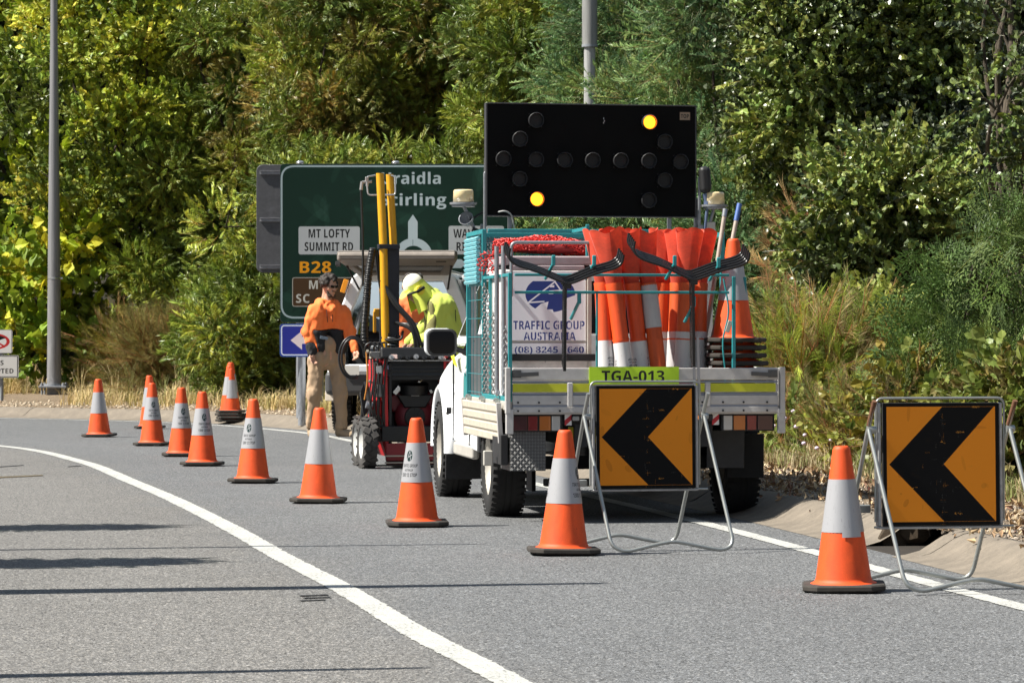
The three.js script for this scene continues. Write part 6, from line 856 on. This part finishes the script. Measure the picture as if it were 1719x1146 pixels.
{ // man in the orange hooded jumper
  const D = 43.2, s = F / D, P = at(548, PY, D), X = px => (px - 548) / s, gy = .0, Y = py => (733 - py) / s, t = thing('person', 'person in an orange and black hooded jumper and tan trousers standing at the kerb', 'person', V(P.x, H - (733 - PY) / s, P.z));
  const j = { sR: [X(527), Y(521), .1], sL: [X(577), Y(522), -.07], eR: [X(516), Y(558), .09], eL: [X(588), Y(556), -.02], wR: [X(524), Y(593), .17], wL: [X(596), Y(588), .1], hR: [X(533), Y(602), .06], hL: [X(563), Y(602), -.05], kR: [X(527), Y(662), .1], kL: [X(571), Y(661), 0], aR: [X(524), Y(716), .02], aL: [X(573), Y(716), -.03], neck: [X(549), Y(512), .01], head: [X(553), Y(481), .02], waist: [X(549), Y(580), .01], chest: [X(551), Y(536), .015] };
  const arm = [[j.sR, j.eR, .06, .047], [j.eR, j.wR, .045, .032], [j.sL, j.eL, .06, .047], [j.eL, j.wL, .045, .032]], legs = [[j.hR, j.kR, .088, .06], [j.kR, j.aR, .06, .042], [j.hL, j.kL, .088, .06], [j.kL, j.aL, .06, .042]];
  const ch = [[[X(533), Y(527), .08], [X(534), Y(580), .05], .095, .09], [[X(568), Y(528), -.05], [X(564), Y(580), -.04], .095, .09], [j.neck, j.chest, .06, .1]], pel = [[j.hR, j.hL, .1, .1], [j.waist, [X(548), Y(604), 0], .12, .11]];
  const foot = [[[j.aR[0], .05, j.aR[2] - .03], [j.aR[0] + .02, .03, j.aR[2] + .17], .042, .035], [[j.aL[0] - .02, .05, j.aL[2] - .02], [j.aL[0] + .13, .032, j.aL[2] + .1], .042, .035]];
  const all = [...arm, ...legs, ...ch, ...pel, ...foot, [j.neck, j.head, .05, .05]];
  const hd = put(headGeo(), j.head, .75, .12);
  mesh('body', [sdf(bones(all, .05), all, .05, .018), hd, handAt(j.wR, j.eR, .28, 1, .6), handAt(j.wL, j.eL, .4, -1, -.5)], skin, t);
  const top = [...arm.map(([a, b, ra, rb], i) => [a, b, ra + .012, rb + .014]), ...ch.map(([a, b, ra, rb]) => [a, b, ra + .02, rb + .024]), [[X(532), Y(582), .05], [X(566), Y(582), -.04], .11, .11]];
  const hood = [[[X(537), Y(508), .03], [X(562), Y(510), -.04], .06, .055], [[X(541), Y(511), -.05], [X(555), Y(513), -.08], .065, .06], [[X(538), Y(514), .08], [X(556), Y(521), .1], .04, .035], [[X(565), Y(514), .0], [X(556), Y(521), .1], .035, .035]];
  const cut = (f, q) => (x, y, z) => Math.max(f(x, y, z), q(x, y, z)), cloth = wrinkle(bones([...top, ...hood], .05), .016, 14, 3);
  const or = M([.97, .2, .045], .85, 0, { sheen: .3, sheenColor: lin(1, .4, .1) }), blk = M([.012, .012, .014], .8);
  const yb = Y(553), armZone = (x, y, z) => Math.min(cap3(x, y, z, j.sR, j.eR, .1, .085), cap3(x, y, z, j.eR, j.wR, .085, .075), cap3(x, y, z, j.sL, j.eL, .1, .085), cap3(x, y, z, j.eL, j.wL, .085, .075));
  const band = (x, y, z) => Math.min(y - yb - .01 * Math.sin(x * 20), 9);     // below the band line and not a sleeve: black
  const cuffR = (x, y, z) => cap3(x, y, z, [j.wR[0] * .75 + j.eR[0] * .25, j.wR[1] * .75 + j.eR[1] * .25, j.wR[2] * .75 + j.eR[2] * .25], j.wR, .075, .075);
  const isBlack = (x, y, z) => Math.min(Math.max(band(x, y, z), -(armZone(x, y, z) - .012)), Math.max(cuffR(x, y, z), -1));
  const bb = [...top, ...hood];
  mesh('hoodie', sdf(cut(cloth, (x, y, z) => -isBlack(x, y, z)), bb, .04, .013), or, t); mesh('hoodie_band', sdf(cut(cloth, (x, y, z) => isBlack(x, y, z)), bb, .04, .013), blk, t);
  mesh('drawstring', [curveTube([[X(549), Y(519), .14], [X(550), Y(530), .16], [X(551), Y(541), .155]], .0045, 8, 5), curveTube([[X(558), Y(520), .12], [X(559), Y(531), .13], [X(559), Y(540), .13]], .0045, 8, 5)], blk, t); mesh('pocket_mark', bx(.1, .035, .006, X(545), Y(567), .2, 0, .35, -.2, .002), M([.2, .25, .32], .7), t);
  const tr = [...legs.map(([a, b, ra, rb], i) => [a, b, ra + .018, rb + (i % 2 ? .026 : .022)]), ...pel.map(([a, b, ra, rb]) => [a, b, ra + .01, rb + .01])];
  mesh('trousers', sdf(wrinkle((x, y, z) => Math.max(bones(tr, .04)(x, y, z), .1 - y), .018, 14, 8), tr, .04, .014), M([.42, .3, .2], .9, 0, { map: grime }), t);
  const bo = []; for (const [a, b] of foot.map(q => [q[0], q[1]])) bo.push([[a[0], .13, a[2] + .01], [a[0], .06, a[2]], .058, .058], [a, b, .058, .048], [[a[0], .02, a[2] - .02], [b[0], .018, b[2]], .045, .045]);
  mesh('boots', sdf((x, y, z) => Math.max(wrinkle(bones(bo, .02), .006, 30, 1)(x, y, z), -y), bo, .03, .012), M([.46, .34, .22], .9, 0, { map: scuff }), t);
  // curly hair, beard, sunglasses
  const hb = []; seed = 901; for (let i = 0; i < 120; i++) { const a = rnd() * 6.283, q = rr(-.35, 1), r = Math.sqrt(Math.max(0, 1 - q * q)); const p = [Math.cos(a) * r * .09, .045 + q * .1, -.02 + Math.sin(a) * r * .1]; if (p[2] > .04 && p[1] < .085) continue; hb.push([p, [p[0] * 1.12 + rr(-.012, .012), p[1] + rr(-.01, .014), p[2] * 1.1 - .002], rr(.02, .03), rr(.015, .024)]); }
  const hf = bones(hb, .008); mesh('hair', put(sdf((x, y, z) => smin(hf(x, y, z), Math.max(ell(x, y, z, [0, .052, -.025], [.09, .106, .106]), z - .055 - (y > .09 ? .05 : 0)), .01), hb, .02, .008), j.head, .75, .12), hairM, t);
  const be = [[[-.053, -.06, .035], [-.035, -.105, .05], .018, .022], [[.053, -.06, .035], [.035, -.105, .05], .018, .022], [[-.03, -.108, .056], [.03, -.108, .056], .022, .022], [[-.02, -.047, .088], [.02, -.047, .088], .008, .008]];
  mesh('beard', put(sdf(wrinkle(bones(be, .02), .004, 60, 4), be, .02, .007), j.head, .75, .12), M([.06, .038, .026], .8), t);
  mesh('sunglasses', put(join([bx(.05, .03, .01, -.032, .01, .094, 0, -.25, 0, .004), bx(.05, .03, .01, .032, .01, .094, 0, .25, 0, .004), bx(.02, .008, .008, 0, .016, .104), bx(.006, .008, .1, -.076, .014, .04), bx(.006, .008, .1, .076, .014, .04)]), j.head, .75, .12), M([.008, .008, .009], .12), t);
}
{ // person in lime, bending over the controls
  const D = 36.4, s = F / D, P = at(735, PY, D), X = px => (px - 735) / s, Y = py => H - (py - PY) / s, t = thing('person', 'person in a lime high visibility shirt and flapped hat bending over the loader', 'person', V(P.x, 0, P.z));
  const j = { sF: [X(735), Y(512), .16], sB: [X(745), Y(508), -.14], eF: [X(728), Y(562), .2], eB: [X(712), Y(552), -.12], wF: [X(700), Y(576), .22], wB: [X(688), Y(574), -.06], hF: [X(768), Y(612), .1], hB: [X(768), Y(612), -.1], kF: [X(758), Y(690), .12], kB: [X(772), Y(690), -.1], aF: [X(762), .1, .12], aB: [X(780), .1, -.1], neck: [X(724), Y(500), .02], head: [X(697), Y(487), .06], chest: [X(738), Y(530), 0], waist: [X(762), Y(590), 0] };
  const arms = [[j.sF, j.eF, .062, .048], [j.eF, j.wF, .045, .034], [j.sB, j.eB, .062, .048], [j.eB, j.wB, .045, .034]], legs = [[j.hF, j.kF, .09, .06], [j.kF, j.aF, .06, .042], [j.hB, j.kB, .09, .06], [j.kB, j.aB, .06, .042]];
  const tor = [[[X(741), Y(518), .09], [X(763), Y(592), .07], .11, .1], [[X(744), Y(518), -.08], [X(766), Y(592), -.07], .11, .1], [j.neck, j.chest, .07, .12]], pel = [[j.hF, j.hB, .1, .1], [j.waist, [X(768), Y(614), 0], .12, .11]], foot = [[[X(764), .05, .12], [X(734), .03, .14], .042, .036], [[X(782), .05, -.1], [X(752), .03, -.08], .042, .036]];
  const all = [...arms, ...legs, ...tor, ...pel, ...foot, [j.neck, j.head, .055, .05]], hr = [-1.15, .55];
  mesh('body', [sdf(bones(all, .05), all, .05, .02), put(headGeo(), j.head, ...hr), handAt(j.wF, j.eF, .45, 1, 1.2), handAt(j.wB, j.eB, .45, -1, 1.2)], skinTan, t);
  const lime = M([.56, .66, .11], .85, 0, { sheen: .2, sheenColor: lin(1, 1, .4) }), navy = M([.02, .024, .05], .85);
  const sh = [...arms.map(([a, b, ra, rb]) => [a, b, ra + .03, rb + .028]), ...tor.map(([a, b, ra, rb]) => [a, b, ra + .032, rb + .036]), [[X(722), Y(500), .0], [X(730), Y(506), .0], .085, .1]];
  mesh('shirt', sdf(wrinkle(bones(sh, .05), .013, 12, 6), sh, .05, .014), lime, t);
  mesh('dark_panel', sdf((x, y, z) => Math.max(wrinkle(bones(sh, .05), .014, 11, 6)(x, y, z) - .004, Math.hypot(x - X(722), (y - Y(540)) * .32, 0) - .07), sh, .05, .016), M([.16, .15, .05], .9), t);
  const tr = [...legs, ...pel].map(([a, b, ra, rb]) => [a, b, ra + .02, rb + .022]); mesh('trousers', sdf(wrinkle((x, y, z) => Math.max(bones(tr, .04)(x, y, z), .09 - y), .01, 14, 2), tr, .04, .018), navy, t);
  const bo = foot.flatMap(([a, b]) => [[[a[0], .12, a[2]], [a[0], .06, a[2]], .056, .056], [a, b, .056, .048]]); mesh('boots', sdf((x, y, z) => Math.max(bones(bo, .02)(x, y, z), -y), bo, .03, .014), M([.06, .045, .035], .85), t);
  const hat = grp('hat', t); hat.position.set(...j.head); hat.rotation.order = 'YXZ'; hat.rotation.y = hr[0]; hat.rotation.x = hr[1];
  const lm2 = M([.64, .72, .1], .85, 0, { side: THREE.DoubleSide }), cream = M([.78, .76, .6], .8);
  mesh('hat_crown', surfNet((x, y, z) => Math.max(ell(x, y, z, [0, .045, -.015], [.1, .125, .118]), .03 - y), [-.13, .0, -.16], [.13, .2, .13], .009), cream, hat);
  mesh('hat_band', new THREE.CylinderGeometry(.098, .108, .06, 28, 1, true).scale(1, 1, 1.15).translate(0, .05, -.015), lm2, hat);
  const brim = new THREE.CircleGeometry(.1, 24, 0, Math.PI).rotateX(Math.PI / 2 + .35).translate(0, .04, .085); mesh('hat_brim', join([brim, bx(.17, .008, .02, 0, .03, .1)]), lm2, hat);
  const fl = new THREE.CylinderGeometry(.108, .2, .27, 40, 10, true, Math.PI * .2, Math.PI * 1.6), fp = fl.attributes.position; for (let i = 0; i < fp.count; i++) { const x = fp.getX(i), y = fp.getY(i), z = fp.getZ(i), a = Math.atan2(x, z), q = .5 - y / .27; fp.setXYZ(i, x * (1 - .18 * q) * (1 + .1 * q * Math.sin(a * 7)), y - .03 * q * Math.cos(a * 3), z * (1 + .12 * q * Math.sin(a * 5 + 1))); } fl.computeVertexNormals(); mesh('neck_flap', fl.translate(0, -.09, -.02), lm2, hat);
  mesh('ear_muff', [cyl(.046, .04, .125, -.0, .0, 0, 0, Math.PI / 2, 22), cyl(.036, .05, .13, 0, 0, 0, 0, Math.PI / 2, 22)], M([.75, .62, .06], .5), hat); mesh('muff_band', [tubeAlong(smooth([[.15, .0, .02], [.155, .02, .09], [.13, .03, .15]], 8), () => .012, 6), bx(.02, .03, .1, .155, .005, .0)], black, hat); mesh('strap_hole', [sph(.045, .03, .1, -.115, 1.1, .8, .3, 16)], black, hat);
  // radio with its whip
  mesh('radio', [bx(.05, .09, .03, X(757), Y(549), .13, 0, 0, 0, .008), rod([X(766), Y(560), .17], [X(765), Y(520), .17], .004)], black, t);
}
{ // person in orange behind them
  const D = 38.2, s = F / D, P = at(688, PY, D), X = px => (px - 688) / s, Y = py => H - (py - PY) / s, t = thing('person', 'person in an orange shirt mostly hidden behind the mast and the lime hat', 'person', V(P.x, 0, P.z));
  const j = { sR: [X(668), Y(516), .06], sL: [X(708), Y(516), -.04], eR: [X(664), Y(556), .08], eL: [X(712), Y(556), .0], wR: [X(676), Y(584), .2], wL: [X(703), Y(584), .16], hR: [X(677), Y(608), 0], hL: [X(699), Y(608), 0], kR: [X(676), Y(690), .03], kL: [X(700), Y(690), .03], aR: [X(676), .1, 0], aL: [X(702), .1, 0], neck: [X(688), Y(504), .02], head: [X(689), Y(481), .06], chest: [X(688), Y(535), 0], waist: [X(688), Y(590), 0] };
  const arms = [[j.sR, j.eR, .06, .046], [j.eR, j.wR, .044, .032], [j.sL, j.eL, .06, .046], [j.eL, j.wL, .044, .032]], legs = [[j.hR, j.kR, .088, .06], [j.kR, j.aR, .058, .042], [j.hL, j.kL, .088, .06], [j.kL, j.aL, .058, .042]], tor = [[[X(678), Y(524), .03], [X(680), Y(592), .02], .1, .095], [[X(698), Y(524), -.02], [X(696), Y(592), -.01], .1, .095], [j.neck, j.chest, .06, .11]], pel = [[j.hR, j.hL, .1, .1], [j.waist, [X(688), Y(612), 0], .12, .11]], foot = [[[X(676), .05, 0], [X(672), .03, .16], .042, .036], [[X(702), .05, 0], [X(706), .03, .16], .042, .036]];
  const all = [...arms, ...legs, ...tor, ...pel, ...foot, [j.neck, j.head, .052, .05]];
  mesh('body', [sdf(bones(all, .05), all, .05, .02), put(headGeo(), j.head, .2, .3), handAt(j.wR, j.eR, .4, 1, 0), handAt(j.wL, j.eL, .4, -1, 0)], skinTan, t);
  const sh = [...arms.map(([a, b, ra, rb]) => [a, b, ra + .024, rb + .024]), ...tor.map(([a, b, ra, rb]) => [a, b, ra + .026, rb + .03])], fs = wrinkle(bones(sh, .05), .012, 12, 5);
  const inBand = y => Math.max(y - Y(541), Y(548) - y);
  mesh('shirt', sdf((x, y, z) => Math.max(fs(x, y, z), -inBand(y) - 0), sh, .04, .014), M([.9, .2, .06], .85), t); mesh('reflective_band', sdf((x, y, z) => Math.max(fs(x, y, z) - .003, inBand(y)), sh, .04, .012), M([.6, .6, .58], .5, .2), t);
  mesh('glove', [put(sdf(bones([[[0, 0, 0], [0, -.09, .01], .045, .04]], .02), [[[0, 0, 0], [0, -.09, .01], .045, .04]], .03, .012), j.wL), put(sdf(bones([[[0, 0, 0], [0, -.09, .01], .045, .04]], .02), [[[0, 0, 0], [0, -.09, .01], .045, .04]], .03, .012), j.wR)], M([.03, .05, .2], .8), t);
  const tr = [...legs, ...pel].map(([a, b, ra, rb]) => [a, b, ra + .02, rb + .022]); mesh('trousers', sdf((x, y, z) => Math.max(bones(tr, .04)(x, y, z), .09 - y), tr, .04, .02), M([.03, .035, .07], .85), t);
  const bo = foot.flatMap(([a, b]) => [[[a[0], .12, a[2]], [a[0], .06, a[2]], .056, .056], [a, b, .056, .048]]); mesh('boots', sdf((x, y, z) => Math.max(bones(bo, .02)(x, y, z), -y), bo, .03, .016), M([.06, .045, .035], .85), t);
  mesh('hair', put(surfNet((x, y, z) => Math.max(ell(x, y, z, [0, .045, -.02], [.086, .105, .1]), -(y - .02 + z * .3)), [-.12, -.04, -.16], [.12, .18, .12], .01), j.head, .2, .3), hairM, t);
}
renderer.render(scene, camera);
